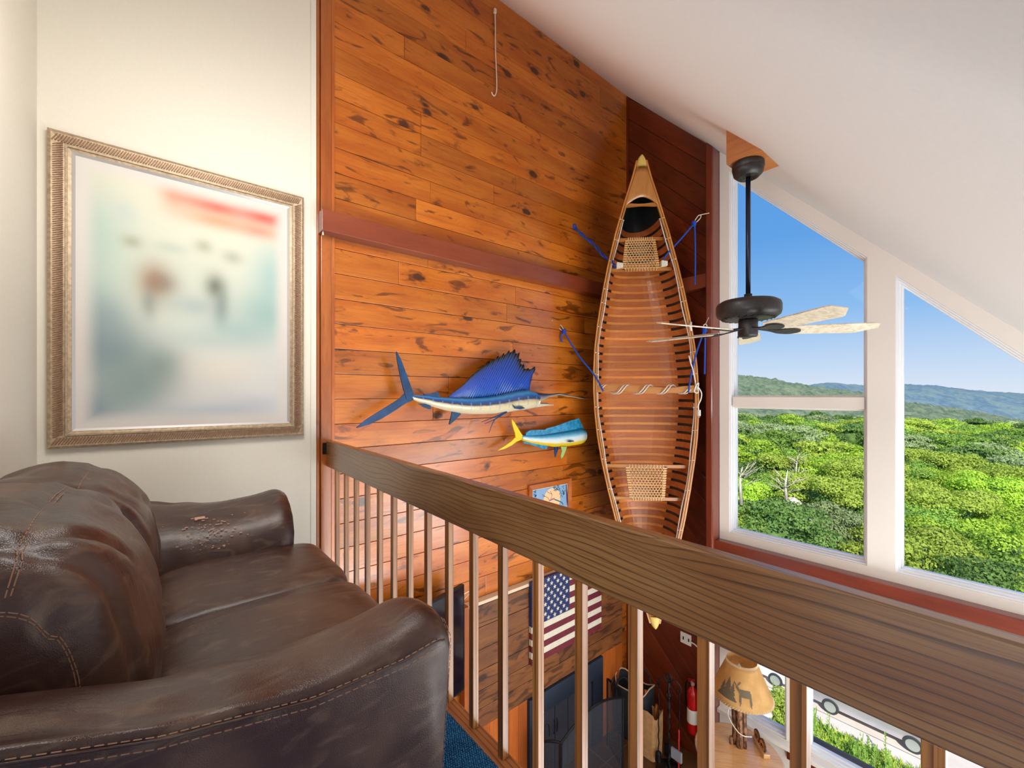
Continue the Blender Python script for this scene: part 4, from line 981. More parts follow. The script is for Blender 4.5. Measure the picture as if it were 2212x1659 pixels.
mb = MB(); mb.bar(e0 - dv*.35 - nv_*.035 + Vector((0,0,-.7)), Vector((XA, 1.5, -.7)), .04, .06); mb.build('swing_arm', M['black'], tv)
mb = MB(); mb.tube(catmull([e0 - nv_*.02 + Vector((0,0,-.38)), e0 + Vector((-.0, .05, -.36)), e0 + Vector((-.03, .06, -.40)), e0 + Vector((-.08, .02, -.47))], 6), .004, 6); mb.build('cable', M['hook'], tv, smooth=True)

# ================================================================== FIREPLACE AND HEARTH
fpz = empty('fireplace', (BX, 3.26, FL), 'slate blue steel fireplace insert with glass doors set into the board chimney', 'fireplace')
ga, gb_, gt_ = 2.708, 3.808, -1.664
def fb(lo, hi, nm, mat, bev=.003): mb = MB(); mb.box(lo, hi); return mb.build(nm, mat, fpz, bevel=bev)
fb((BX-.01, ga, gt_-.20), (BX+.03, gb_, gt_), 'lintel_panel', M['steel']); fb((BX-.01, ga, FL), (BX+.03, ga+.17, gt_-.2), 'side_panel', M['steel']); fb((BX-.01, gb_-.17, FL), (BX+.03, gb_, gt_-.2), 'side_panel', M['steel'])
fb((XA+.002, ga+.17, FL+.001), (BX-.011, gb_-.17, gt_-.2), 'firebox', M['black'])
w4 = (gb_-ga-.34)/4
gm = flat('smoked glass', (70, 72, 84), .12, coat=.5)
for k in range(4):
    d_ = fb((BX-.006, ga+.17+w4*k+.004, FL+.04), (BX+.010, ga+.17+w4*(k+1)-.004, gt_-.21), 'glass_door', gm)
    mb = MB(); yy = ga+.17+w4*k+(.02 if k % 2 else w4-.02); mb.tube([(BX+.012, yy, -2.15), (BX+.024, yy, -2.13), (BX+.024, yy, -2.03), (BX+.012, yy, -2.01)], .004, 6); mb.build('handle', M['iron'], d_)
fs_ = empty('fire_screen', (-2.68, 3.25, FL), 'three-panel black mesh fire screen with arched centre standing in front of the fireplace', 'fire screen')
A_, B_, C_, D_ = Vector((-2.90, 2.66, FL)), Vector((-2.68, 2.80, FL)), Vector((-2.62, 3.64, FL)), Vector((-2.92, 3.78, FL))
def panel(a, b, ha, hbt, arch, name):
    pe = empty(name, tuple(a)); pe.parent = fs_; pe.location = Vector(pe.location) - WORLD[fs_.name]; WORLD[pe.name] = a.copy()
    n = 14; top = [a.lerp(b, k/n) + Vector((0, 0, ha+(hbt-ha)*k/n + arch*math.sin(math.pi*k/n))) for k in range(n+1)]
    mb = MB(); mb.tube([a+Vector((0,0,.02))] + top + [b+Vector((0,0,.02))], .012, 6); mb.tube([a+Vector((0,0,.04)), b+Vector((0,0,.04))], .01, 6); mb.build('frame', M['iron'], pe)
    mb = MB(); P = []
    for k in range(n+1): P += [a.lerp(b, k/n)+Vector((0,0,.04)), top[k]]
    mb.grid(P, n+1, 2); mb.build('mesh', M['wire'], pe)
panel(B_, C_, .70, .76, .12, 'centre_panel'); panel(A_, B_ - (B_-A_)*.03, .62, .70, .02, 'side_panel'); panel(C_ + (D_-C_)*.05, D_, .76, .74, .02, 'side_panel')
for p in (A_.lerp(B_, .5), C_.lerp(D_, .6)):
    mb = MB(); h0 = p+Vector((0,0,.74)); mb.tube(catmull([h0+Vector((0,-.03,-.03)), h0+Vector((0,-.03,.05)), h0+Vector((0,.0,.09)), h0+Vector((0,.03,.05)), h0+Vector((0,.03,-.03))], 5), .006, 6); mb.build('handle', M['iron'], fs_, smooth=True)
# log carrier bag
lb_ = empty('log_carrier', (-2.75, 4.0, FL), 'black canvas log carrier bag with tan piping beside the fire screen', 'bag')
bm_, bs_ = Vector((-2.82, 4.12, 0)), .0
P = []; NU = 22
for j, (zz, w, d) in enumerate([(.02,.16,.12),(.08,.20,.15),(.25,.215,.16),(.42,.215,.16),(.52,.205,.15),(.60,.21,.15)]):
    for k in range(NU):
        an = 2*math.pi*k/NU; wv = 1 + .06*math.sin(an*5+j); pz = .03*math.cos(an*2)*(j == 5) + .02*math.sin(an*3)*(j > 2)
        P.append(Vector((bm_.x + w*spow(math.cos(an), .7)*wv, bm_.y + d*spow(math.sin(an), .7)*wv, FL+zz+pz)))
mb = MB(); mb.grid(P, 6, NU, True); mb.f.append(tuple(range(NU))[::-1]); o = mb.build('bag', M['canvas'], lb_, smooth=True); m = o.modifiers.new('solidify', 'SOLIDIFY'); m.thickness = .008
mb = MB(); mb.tube(P[5*NU:] + [P[5*NU]], .008, 6, cap=False); mb.build('piping', M['piping'], lb_, smooth=True)
for sg in (-1, 1):
    mb = MB(); mb.tube(catmull([bm_+Vector((-.12*1, .14*sg, FL+.3)), bm_+Vector((-.1, .17*sg, FL+.62)), bm_+Vector((0, .15*sg, FL+.72)), bm_+Vector((.1, .17*sg, FL+.62)), bm_+Vector((.12, .16*sg, FL+.3))], 6), .011, 6); mb.build('strap', M['canvas'], lb_, smooth=True)
# paper sack behind the tool stand
ps = MB(); P = []
for j, (zz, s3) in enumerate([(0, 1), (.02, 1.02), (.3, 1.0), (.47, .95)]):
    for k in range(16):
        an = 2*math.pi*k/16; P.append(Vector((-2.57 + .10*s3*spow(math.cos(an), .4) + .04*zz, 4.06 + .09*s3*spow(math.sin(an), .4), FL+.002+zz + (.03*math.sin(an*3) if j == 3 else 0))))
ps.grid(P, 4, 16, True); ps.f.append(tuple(range(16))[::-1]); o = ps.build('paper_sack', M['paper'], None, origin=(-2.57, 4.06, FL), smooth=False); m = o.modifiers.new('solidify', 'SOLIDIFY'); m.thickness = .003
tag(o, 'open brown paper kindling sack between the log carrier and the fire tools', 'bag')
for k in range(2):
    mb = MB(); a0 = Vector((-2.60+.05*k, 4.05+.02*k, FL+.06)); b0 = a0 + Vector((.07*(k-.5), .02, .58-.1*k)); mb.tube([a0, b0], .014, 6)
    tag(mb.build('kindling_stick', M['pine_vert'], None, origin=a0, uv=((0,0,1),(1,0,0))), ['taller split stick of kindling standing in the brown paper sack', 'shorter split stick of kindling leaning right in the paper sack'][k], 'wood', 'kindling sticks in the paper sack')
# fire tool set
ts = empty('fire_tool_stand', (-2.33, 4.02, FL), 'black wrought iron fire tool stand with curled hooks near the corner', 'stand')
tb = Vector((-2.33, 4.02, FL))
mb = MB(); mb.lathe(tb, [(.13, .001), (.13, .015), (.05, .03), (.012, .04)], 20); mb.build('base', M['iron'], ts, smooth=True)
mb = MB(); P = [tb+Vector((.006*math.cos(k*.9), .006*math.sin(k*.9), .03+.9*k/60)) for k in range(61)]; mb.tube(P, .011, 6); mb.build('post', M['iron'], ts, smooth=True)
mb = MB(); mb.tube([tb+Vector((.028*math.cos(k*.5), 0, .96+.028*math.sin(k*.5))) for k in range(14)], .007, 6); mb.build('finial', M['iron'], ts, smooth=True)
TOOLS = [(0, 'poker', 'long black fire poker hanging on the iron stand'), (1, 'shovel', 'black fire shovel hanging on the iron stand'), (2, 'brush', 'black hearth brush hanging on the iron stand'), (3, 'tongs', 'black fire tongs hanging on the iron stand')]
for k, nm, lb2 in TOOLS:
    an = k*math.pi/2 + .5; d = Vector((math.cos(an), math.sin(an), 0)); h0 = tb + d*.10 + Vector((0,0,.84))
    mb = MB(); mb.tube(catmull([tb+Vector((0,0,.88)), tb+d*.05+Vector((0,0,.94)), tb+d*.1+Vector((0,0,.90)), tb+d*.12+Vector((0,0,.86))], 5), .006, 6); mb.build('hook', M['iron'], ts, smooth=True)
    to = empty('fire_'+nm, tuple(h0), lb2, 'fire tool')
    mb = MB(); mb.tube([h0+Vector((.022*math.cos(j*.55), 0, .022*math.sin(j*.55))) for j in range(12)], .005, 6); mb.build('ring', M['iron'], to, smooth=True)
    mb = MB(); mb.tube([h0+Vector((.003*math.cos(j), .003*math.sin(j), -.02-.66*j/30)) for j in range(31)], .006, 6); mb.build('shaft', M['iron'], to, smooth=True)
    e = h0+Vector((0,0,-.68)); mb = MB()
    if nm == 'shovel': mb.obox(e+Vector((0,0,-.05)), (.055,0,0), (0,.008,0), (0,0,.065))
    elif nm == 'brush': mb.lathe(e+Vector((0,0,-.10)), [(.02,0),(.035,.01),(.03,.09),(.01,.11)], 12)
    elif nm == 'poker': mb.tube([e, e+Vector((0,0,-.08)), e+Vector((.03,0,-.05))], .006, 6)
    else: mb.tube([e, e+Vector((.03,0,-.05)), e+Vector((.005,0,-.1))], .005, 6); mb.tube([e, e+Vector((-.03,0,-.05)), e+Vector((-.005,0,-.1))], .005, 6)
    mb.build({'shovel':'pan','brush':'bristles','poker':'tip','tongs':'jaws'}[nm], M['iron'], to)
# red handled ash scraper + fire extinguisher
rs = empty('ash_rake', (-2.17, 3.92, FL), 'red handled ash rake with a grey blade leaning by the fire tools', 'fire tool')
mb = MB(); mb.tube([(-2.17, 3.92, FL+.002), (-2.21, 4.0, FL+.50)], .008, 8); mb.build('handle', M['red'], rs); mb = MB(); mb.obox((-2.18, 3.90, FL+.32), (.055,0,0), (0,.012,0), (0,0,.05)); mb.build('blade', M['plastic_bag'], rs, bevel=.004)
ex = empty('fire_extinguisher', (-2.235, 4.32, -2.31), 'red fire extinguisher with a white label band hung on the gable wall by the outlet', 'fire extinguisher')
ec = Vector((-2.235, 4.325, -2.31))
mb = MB(); mb.lathe(ec, [(0, 0), (.05, .004), (.056, .03), (.056, .40), (.05, .44), (.03, .47), (.018, .485), (.018, .51)], 24); mb.build('cylinder', M['red'], ex, smooth=True)
mb = MB(); mb.lathe(ec, [(.0567, .12), (.0572, .125), (.0572, .26), (.0567, .265)], 24); mb.build('label_band', M['white'], ex, smooth=True)
mb = MB(); mb.obox(ec+Vector((-.01, 0, .53)), (.035,0,.008), (0,.008,0), (0,0,.008)); mb.obox(ec+Vector((-.012, 0, .555)), (.04,0,.012), (0,.008,0), (0,0,.005)); mb.build('lever', M['red'], ex, bevel=.003)
mb = MB(); mb.lathe(ec+Vector((0,0,.505)), [(.02, 0), (.022, .03), (.01, .035)], 12); mb.build('valve', M['silver'], ex); mb = MB(); mb.tube(catmull([ec+Vector((-.02,0,.52)), ec+Vector((-.07,0,.50)), ec+Vector((-.08,0,.40)), ec+Vector((-.07,0,.20))], 6), .009, 8); mb.build('hose', M['black'], ex, smooth=True)
mb = MB(); mb.box((-2.27, 4.385, -1.98), (-2.2, 4.396, -1.93)); mb.build('wall_bracket', M['iron'], ex)
# outlet plate with plug and cord
op = empty('outlet_plate', (-2.407, 4.392, -1.45), 'almond double outlet cover plate on the dark gable wall below the canoe', 'outlet')
mb = MB(); mb.box((-2.407, 4.385, -1.452), (-2.285, 4.3965, -1.335)); mb.build('plate', M['white'], op, bevel=.003)
for x in (-2.378, -2.318):
    mb = MB(); mb.box((x, 4.382, -1.41), (x+.013, 4.386, -1.378)); mb.build('slot', M['black'], op)
mb = MB(); mb.tube([(-2.285, 4.375, -1.395), (-2.24, 4.375, -1.40), (-2.19, 4.38, -1.43)], .007, 8); tag(mb.build('power_cord', M['white'], None, origin=(-2.285, 4.375, -1.395)), 'white cord running right from the outlet plate', 'cord')

# ================================================================== ROUND TABLE, LAMP, COASTERS
tz = -1.95; tcx, tcy = -1.64, 3.985; TR = .355
rt_ = empty('round_table', (tcx, tcy, FL), 'round pale pine side table with a metal edge band under the lamp', 'table')
mb = MB(); mb.lathe((tcx, tcy, tz), [(0, -.028), (TR-.012, -.028), (TR-.004, -.02), (TR-.004, -.003), (TR-.01, 0), (0, 0)], 56)
mb.build('table_top', M['table'], rt_, uv=((.8, .6, 0), (-.6, .8, 0)))
mb = MB(); mb.lathe((tcx, tcy, tz), [(TR-.003, -.024), (TR, -.022), (TR, -.004), (TR-.003, -.002)], 56); mb.build('edge_band', M['silver'], rt_, smooth=True)
mb = MB(); mb.lathe((tcx, tcy, FL), [(.16, .002), (.16, .03), (.05, .07), (.04, .3), (.05, .55), (.10, .62)], 20); mb.build('pedestal', M['pine_trim'], rt_, smooth=True, uv=((0,0,1),(1,0,0)))
lm = empty('table_lamp', (-1.67, 4.08, tz), 'rustic log lamp with a parchment shade printed with a moose and pines', 'lamp')
bark = NT('stripped bark'); o_ = bark.obj(); nz = bark.noise(bark.scale(o_, (1,1,.35)), 60, 4); bark.bump(nz, .4, .004); M['bark'] = bark.fin(bark.mix(bark.mrange(nz, .38, .62), lin((70, 46, 34)), lin((158, 112, 76))), .7)
lc = Vector((-1.675, 4.07, tz))
for (dx, dy, r, h) in ((-.026, .008, .030, .58), (.020, -.014, .026, .58), (.052, .012, .018, .58), (-.045, -.03, .018, .06)):
    mb = MB(); mb.tube([lc+Vector((dx+.003*math.sin(j), dy, .001+h*j/8)) for j in range(9)], [r*(1.12 if j == 0 else 1+.05*math.sin(j*2.3)) for j in range(9)], 12); mb.build('log', M['bark'], lm, smooth=True)
mb = MB(); mb.tube(catmull([lc+Vector((-.06,.0,.34)), lc+Vector((-.07,-.045,.26)), lc+Vector((0,-.05,.17)), lc+Vector((.06,-.04,.14)), lc+Vector((.11,.02,.13))], 6), .004, 6); mb.build('cord', M['hook'], lm, smooth=True)
shm = NT('parchment shade'); shm.b.inputs['Transmission Weight'].default_value = 0; o_ = shm.obj()
nz = shm.noise(o_, 9, 4); colp = shm.mix(shm.mrange(nz, .35, .65), lin((236, 196, 130)), lin((222, 176, 108)))
dif = shm.n('BsdfTranslucent'); shm.l(colp, dif.inputs[0]); mx = shm.n('MixShader'); mx.inputs[0].default_value = .45; shm.fin(colp, .7); shm.l(shm.b.outputs[0], mx.inputs[1]); shm.l(dif.outputs[0], mx.inputs[2]); shm.l(mx.outputs[0], shm.out.inputs[0])
scx = lc+Vector((.045, -.03, 0)); r0, r1, zb_, zt_ = .25, .12, .50, .81
def shp(an, f, o=0): r = r0+(r1-r0)*f + o; return scx + Vector((r*math.cos(an), r*math.sin(an), zb_+(zt_-zb_)*f))
mb = MB(); P = [shp(2*math.pi*k/48, j/6) for j in range(7) for k in range(48)]; mb.grid(P, 7, 48, True); so2 = mb.build('shade', shm.m, lm, smooth=True); m = so2.modifiers.new('solidify', 'SOLIDIFY'); m.thickness = .002
lace = MB()
for k in range(72):
    a = 2*math.pi*k/72; lace.bar(shp(a, .0, .002), shp(a+.05, .05, .003), .003, .002)
    lace.bar(shp(a, 1.0, .002), shp(a+.05, .95, .003), .002, .002)
lace.build('lacing', M['hook'], so2)['kind'] = 'stuff'
dk2 = flat('shade print ink', (104, 92, 70), .8)
def onshade(polys, a0, f0, sc, name):
    mb = MB(); st_ = .0035; Rm = r0*.85
    xs_ = [x for p in polys for x, y in p]; ys_ = [y for p in polys for x, y in p]
    def inside(x, y):
        for p in polys:
            c = False
            for k in range(len(p)):
                (xa_, ya_), (xb_, yb_) = p[k], p[k-1]
                if (ya_ > y) != (yb_ > y) and x < (xb_-xa_)*(y-ya_)/(yb_-ya_)+xa_: c = not c
            if c: return True
        return False
    x = min(xs_)
    while x < max(xs_):
        y = min(ys_)
        while y < max(ys_):
            if inside(x, y):
                h_ = st_*sc
                q4 = [shp(a0 + a*sc/Rm, f0 + b*sc/(zt_-zb_), .0045) for a, b in ((x, y), (x+st_, y), (x+st_, y+st_), (x, y+st_))]; mb.add(q4, [(0,1,2,3)])
            y += st_
        x += st_
    mb.build(name, dk2, so2)
amid = math.atan2(-1, .42)
moose = [[(-.03,.03),(.03,.03),(.035,.0),(.03,-.045),(.025,-.045),(.022,-.005),(-.018,-.005),(-.022,-.045),(-.027,-.045),(-.03,0)], [(-.03,.03),(-.048,.045),(-.055,.035),(-.045,.028),(-.03,.01)], [(-.045,.045),(-.03,.065),(-.022,.062),(-.038,.045)], [(-.05,.045),(-.065,.062),(-.07,.055),(-.055,.042)]]
onshade(moose, amid+.10, .34, 1.5, 'moose_print')
tree_ = lambda x, s: [(x-.03*s,-.04),(x-.012*s,-.015),(x-.02*s,-.015),(x-.008*s,.01*s),(x-.014*s,.01*s),(x,.05*s),(x+.014*s,.01*s),(x+.008*s,.01*s),(x+.02*s,-.015),(x+.012*s,-.015),(x+.03*s,-.04)]
onshade([tree_(0, 1.4), tree_(.03, .9), tree_(-.03, .8)], amid-.60, .36, 1.5, 'tree_print')
mb = MB(); mb.lathe(lc+Vector((.01,0,.58)), [(.012,0),(.012,.08),(.02,.09),(.025,.13),(.0,.17)], 14); mb.build('bulb', M['white'], lm, smooth=True)
cs = empty('coaster_holder', (-1.5, 4.2, tz), 'log-slice coaster holder with black bear silhouettes beside the lamp', 'holder')
ca, cb_ = Vector((-1.585, 4.245, tz)), Vector((-1.455, 4.11, tz)); cdv = (cb_-ca).normalized(); cnv = Vector((cdv.y, -cdv.x, 0)) * (1 if cdv.y < 0 else 1); cnv = Vector((-abs(cdv.y), -abs(cdv.x), 0))
cn2 = Vector((-.72, -.69, 0))
mb = MB(); mid = (ca+cb_)/2; mb.obox(mid+Vector((0,0,.022)), cdv*.11, cn2*.028, (0,0,.021)); mb.build('log_base', M['table'], cs, uv=(cdv, (0,0,1)), bevel=.006)
slc = flat('wood slice', (226, 140, 62), .6, var=.1); brk = flat('dark bark edge', (60, 38, 26), .8)
for k, s in enumerate((-.062, .048)):
    c = mid + cdv*s + Vector((0,0,.075)); n = 26; o3 = cn2*(.008)
    jg = lambda j: 1+.06*math.sin(j*3.1+k)
    mb = MB(); mb.prism([c + cdv*.05*jg(j)*math.cos(2*math.pi*j/n) + Vector((0,0,.05*jg(j)*math.sin(2*math.pi*j/n))) for j in range(n)], cn2*.014); sl_ = mb.build('slice', brk, cs)
    mb = MB(); mb.prism([c + cn2*.0142 + cdv*.043*math.cos(2*math.pi*j/n) + Vector((0,0,.043*math.sin(2*math.pi*j/n))) for j in range(n)], cn2*.001); mb.build('face', slc, sl_)
    bear = [(-.026,-.012),(-.022,-.02),(-.014,-.02),(-.012,-.008),(.004,-.006),(.006,-.02),(.014,-.02),(.016,-.004),(.024,-.002),(.03,-.006),(.03,.0),(.022,.01),(.016,.014),(.0,.018),(-.016,.012),(-.024,.002)]
    mb = MB(); mb.prism([c + cn2*.0155 + cdv*a + Vector((0,0,b)) for a, b in bear], cn2*.0008); mb.build('bear', M['black'], sl_)

# ================================================================== OUTDOORS
GZ = -13.7
def terr(name, mat, pts_fn, n, m, label=None): pass
grass = NT('grass and weeds'); o_ = grass.obj(); n1 = grass.noise(o_, .9, 4); n2 = grass.noise(o_, 9, 3)
M['grass'] = grass.fin(grass.mix(grass.mrange(n2, .3, .7), grass.mix(grass.mrange(n1, .35, .6), lin((150, 180, 60)), lin((190, 186, 120))), lin((96, 128, 44))), .9)
M['road'] = flat('pale concrete drive', (214, 202, 190), .9, var=.05, sc=1.5)
M['forestfloor'] = flat('forest floor', (70, 84, 40), .95, var=.4, sc=.6)
gd = MB(); gd.box((-70, 14, GZ-1), (60, 23.2, GZ)); struct(gd, 'ground_verge', M['grass'])
gd = MB(); gd.box((-70, 23.2, GZ-1), (60, 30.5, GZ+.02)); struct(gd, 'ground_drive', M['road'])
for x in range(-60, 60, 6):
    pass
gj = MB(); gj.box((-70, 24.02, GZ+.02), (60, 24.05, GZ+.024)); struct(gj, 'trim_12', M['forestfloor'])
def tpx(px, t, z): p = EYE + FW*t + RT*((px-CX)/F_PX*t); p.z = z; return p
# forest ground rolling away
mb = MB(); NU, NV = 40, 34; P = []
for i in range(NU):
    for j in range(NV):
        x = -150 + 260*j/(NV-1); y = 30.5 + 170*(i/(NU-1))**1.3; P.append((x, y, GZ - .2 + 1.6*math.sin(x*.07)*math.sin(y*.05) - .03*(y-30)))
mb.grid(P, NU, NV); struct(mb, 'ground_forest', M['forestfloor'], smooth=True)
# hills; distance haze is painted into their greyed, bluish colours
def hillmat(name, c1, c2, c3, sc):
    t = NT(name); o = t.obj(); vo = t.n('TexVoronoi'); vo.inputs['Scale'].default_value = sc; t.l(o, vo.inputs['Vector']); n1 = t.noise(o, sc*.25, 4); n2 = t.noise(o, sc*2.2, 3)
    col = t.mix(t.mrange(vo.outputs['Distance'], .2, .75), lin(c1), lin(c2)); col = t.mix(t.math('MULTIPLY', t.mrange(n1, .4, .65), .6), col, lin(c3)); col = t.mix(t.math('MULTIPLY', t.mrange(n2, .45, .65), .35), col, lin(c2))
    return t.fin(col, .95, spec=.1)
def hill(name, prof, t0, t1, zb, mat, amp, fq, nu=260, nv=46):
    # prof: ridge line (bearing, rise angle) ; the slope runs from t0 (foot) to t1 (ridge)
    mb = MB(); P = []; xs = [a[0] for a in prof]; ys = [a[1] for a in prof]; px0, px1 = 1250, 2700
    for i in range(nu):
        px = px0+(px1-px0)*i/(nu-1); py = interp(px, xs, ys); ridge = CAMZ + (HY-py)/F_PX*t1
        for j in range(nv):
            f = j/(nv-1); t_ = t0+(t1-t0)*f if f < .9 else t0+(t1-t0)*(.9+(f-.9)*3)
            fz = min(1, f/.9); z = zb + (ridge-zb)*(math.sin(fz*math.pi/2)**1.25) - (0 if f < .9 else (f-.9)*amp*30)
            p = tpx(px, t_, z); nz_ = MN.noise(Vector((p.x*fq, p.y*fq, 0))) + .6*MN.noise(Vector((p.x*fq*3.1, p.y*fq*3.1, 5))); p.z += amp*nz_*(1 if fz < 1 else .45); P.append(p)
    mb.grid(P, nu, nv); return struct(mb, name, mat, smooth=True)
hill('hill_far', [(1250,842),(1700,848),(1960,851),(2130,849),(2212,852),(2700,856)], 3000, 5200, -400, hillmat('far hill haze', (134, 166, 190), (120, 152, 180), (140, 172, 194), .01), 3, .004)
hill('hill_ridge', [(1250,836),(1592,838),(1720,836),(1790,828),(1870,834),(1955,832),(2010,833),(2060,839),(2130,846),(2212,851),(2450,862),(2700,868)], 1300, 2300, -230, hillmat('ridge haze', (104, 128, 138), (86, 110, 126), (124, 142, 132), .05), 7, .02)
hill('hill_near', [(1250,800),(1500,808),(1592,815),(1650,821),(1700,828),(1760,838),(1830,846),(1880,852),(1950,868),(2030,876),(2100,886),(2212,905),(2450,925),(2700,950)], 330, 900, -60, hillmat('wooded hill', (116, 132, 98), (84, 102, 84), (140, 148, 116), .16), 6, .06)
# trees
def leafmat(name, c1, c2, c3):
    t = NT(name); o = t.obj(); r = t.n('ObjectInfo').outputs['Random']; nz = t.noise(o, 2.2, 3); n2 = t.noise(o, 14, 2)
    col = t.mix(t.mrange(nz, .35, .65), lin(c1), lin(c2)); col = t.mix(t.math('MULTIPLY', t.mrange(n2, .5, .7), .5), col, lin(c3))
    col = t.mix(1.0, col, t.math('ADD', t.math('MULTIPLY', r, .4), .8), 'MULTIPLY')
    tl_ = t.n('BsdfTranslucent'); t.l(col, tl_.inputs[0]); mx_ = t.n('MixShader'); mx_.inputs[0].default_value = .3; t.fin(col, .6, spec=.2); t.l(t.b.outputs[0], mx_.inputs[1]); t.l(tl_.outputs[0], mx_.inputs[2]); t.l(mx_.outputs[0], t.out.inputs[0]); return t.m
LM = [leafmat('bright maple leaves', (186, 214, 74), (158, 198, 62), (212, 228, 100)), leafmat('mid green leaves', (150, 184, 80), (122, 162, 64), (184, 204, 100)), leafmat('yellow green leaves', (184, 204, 84), (166, 190, 74), (216, 216, 108)), leafmat('dark green leaves', (118, 150, 74), (96, 130, 64), (146, 172, 88)), leafmat('grey green leaves', (168, 184, 128), (146, 166, 112), (190, 200, 146))]
M['trunk'] = flat('grey trunk bark', (120, 104, 88), .9, var=.3, sc=3); M['deadwood'] = flat('pale dead wood', (206, 192, 176), .8, var=.15, sc=2)
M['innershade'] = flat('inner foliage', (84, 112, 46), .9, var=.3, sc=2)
def crown_mesh(name, R, Hh, nl, ls, mat, seed):
    g = np.random.default_rng(seed); nb = 30
    d = g.normal(size=(nb, 3)); d /= np.linalg.norm(d, axis=1)[:, None]; d[:, 2] = d[:, 2]*.8+.15
    bc = d*np.array([R, R, Hh])*g.uniform(.45, .85, (nb, 1)); brd = g.uniform(.28, .46, nb)*R
    k = g.integers(0, nb, nl); n = g.normal(size=(nl, 3)); n /= np.linalg.norm(n, axis=1)[:, None]; n[:, 2] = np.abs(n[:, 2])*.9 - .15
    c = bc[k] + n*(brd[k]*g.uniform(.75, 1.08, nl))[:, None]*np.array([1, 1, .62])
    nn = n + g.normal(size=(nl, 3))*.42; nn /= np.linalg.norm(nn, axis=1)[:, None]
    a = np.cross(nn, g.normal(size=(nl, 3))); a /= np.linalg.norm(a, axis=1)[:, None]; b = np.cross(nn, a)
    s = (g.uniform(.6, 1.3, nl)*ls)[:, None]
    V = np.stack([c-a*s-b*s*.15, c-b*s*.7, c+a*s, c+b*s*.7], 1).reshape(-1, 3)
    me = bpy.data.meshes.new(name); me.vertices.add(nl*4); me.vertices.foreach_set('co', V.astype(np.float32).ravel())
    me.loops.add(nl*4); me.loops.foreach_set('vertex_index', np.arange(nl*4, dtype=np.int32)); me.polygons.add(nl)
    me.polygons.foreach_set('loop_start', (np.arange(nl)*4).astype(np.int32)); me.polygons.foreach_set('loop_total', np.full(nl, 4, dtype=np.int32)); me.update(calc_edges=True); me.materials.append(mat); me.validate(); return me
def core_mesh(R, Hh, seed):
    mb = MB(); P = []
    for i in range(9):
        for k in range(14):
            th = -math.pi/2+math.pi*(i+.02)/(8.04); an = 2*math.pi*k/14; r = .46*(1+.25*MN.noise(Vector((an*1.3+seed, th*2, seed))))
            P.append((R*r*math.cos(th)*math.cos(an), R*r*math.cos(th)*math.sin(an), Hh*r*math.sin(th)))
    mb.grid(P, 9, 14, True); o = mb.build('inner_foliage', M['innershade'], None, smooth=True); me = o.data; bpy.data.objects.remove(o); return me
tk = MB(); tk.tube([(0,0,-8),(.05,.03,-4),(0,0,0),(.1,0,1)], [.22,.18,.12,.04], 8)
tko = tk.build('trunk', M['trunk'], None, smooth=True); TKM = tko.data; bpy.data.objects.remove(tko)
VAR = []
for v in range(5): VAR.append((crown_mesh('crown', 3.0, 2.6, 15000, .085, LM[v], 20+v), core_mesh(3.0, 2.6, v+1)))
VARF = [crown_mesh('crown', 3.0, 2.6, 6000, .135, LM[v], 40+v) for v in range(5)]
KIND = ['bright lime green maple', 'mid green oak', 'yellow-green tree', 'dark green tree', 'grey-green tree']
def tree(p, sc_, v, far=False, lbl=None):
    d = p - EYE; t_ = d.dot(FW); x_ = CX + F_PX*d.dot(RT)/t_
    e = empty('tree', tuple(p + Vector((0, 0, -8*sc_))), '%s %s, seen through the %s' % (KIND[v], 'close to the house' if t_ < 33 else 'beyond the nearest trees' if t_ < 50 else 'in the middle distance' if t_ < 100 else 'small in the far woods', 'left window' if x_ < 1905 else 'right window'), 'tree', 'trees in the woods outside the windows')
    rot = random.random()*6.28
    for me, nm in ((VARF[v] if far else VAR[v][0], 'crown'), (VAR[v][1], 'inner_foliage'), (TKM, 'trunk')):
        o = bpy.data.objects.new(nm, me); COL.objects.link(o); o.parent = e; o.location = (0, 0, 8*sc_); o.scale = (sc_*random.uniform(.95, 1.1),)*2 + (sc_,) if nm != 'trunk' else (sc_, sc_, sc_); o.rotation_euler = (0, 0, rot)
# canopy top height (relative to the eye) as a function of distance and bearing
def canopy(px, t):
    base_ = interp(t, [21, 26, 34, 45, 60, 85, 120, 170, 260, 330], [-8.8, -7.6, -6.6, -6.2, -6.0, -5.6, -6.0, -8.0, -13, -19])
    side = interp(px, [1500, 1750, 1950, 2212, 2400], [.0, .4, .5, -1.2, -2.0]) * (1 if t < 120 else .0)
    return CAMZ + base_ + side*.9 + (interp(px, [1870, 2212], [0, -.02])*t if t > 60 else 0)
rows = [(30.2, 62, .62), (31.5, 70, .75), (21.5, 150, 1.0), (25, 130, 1.0), (29.5, 118, 1.0), (34, 100, 1.0), (39.5, 88, 1.0), (46, 78, 1.05), (54, 70, 1.1), (64, 60, 1.15), (76, 52, 1.2), (92, 46, 1.3), (112, 42, 1.5), (138, 38, 1.7), (172, 34, 2.0), (215, 32, 2.4), (265, 30, 2.8)]
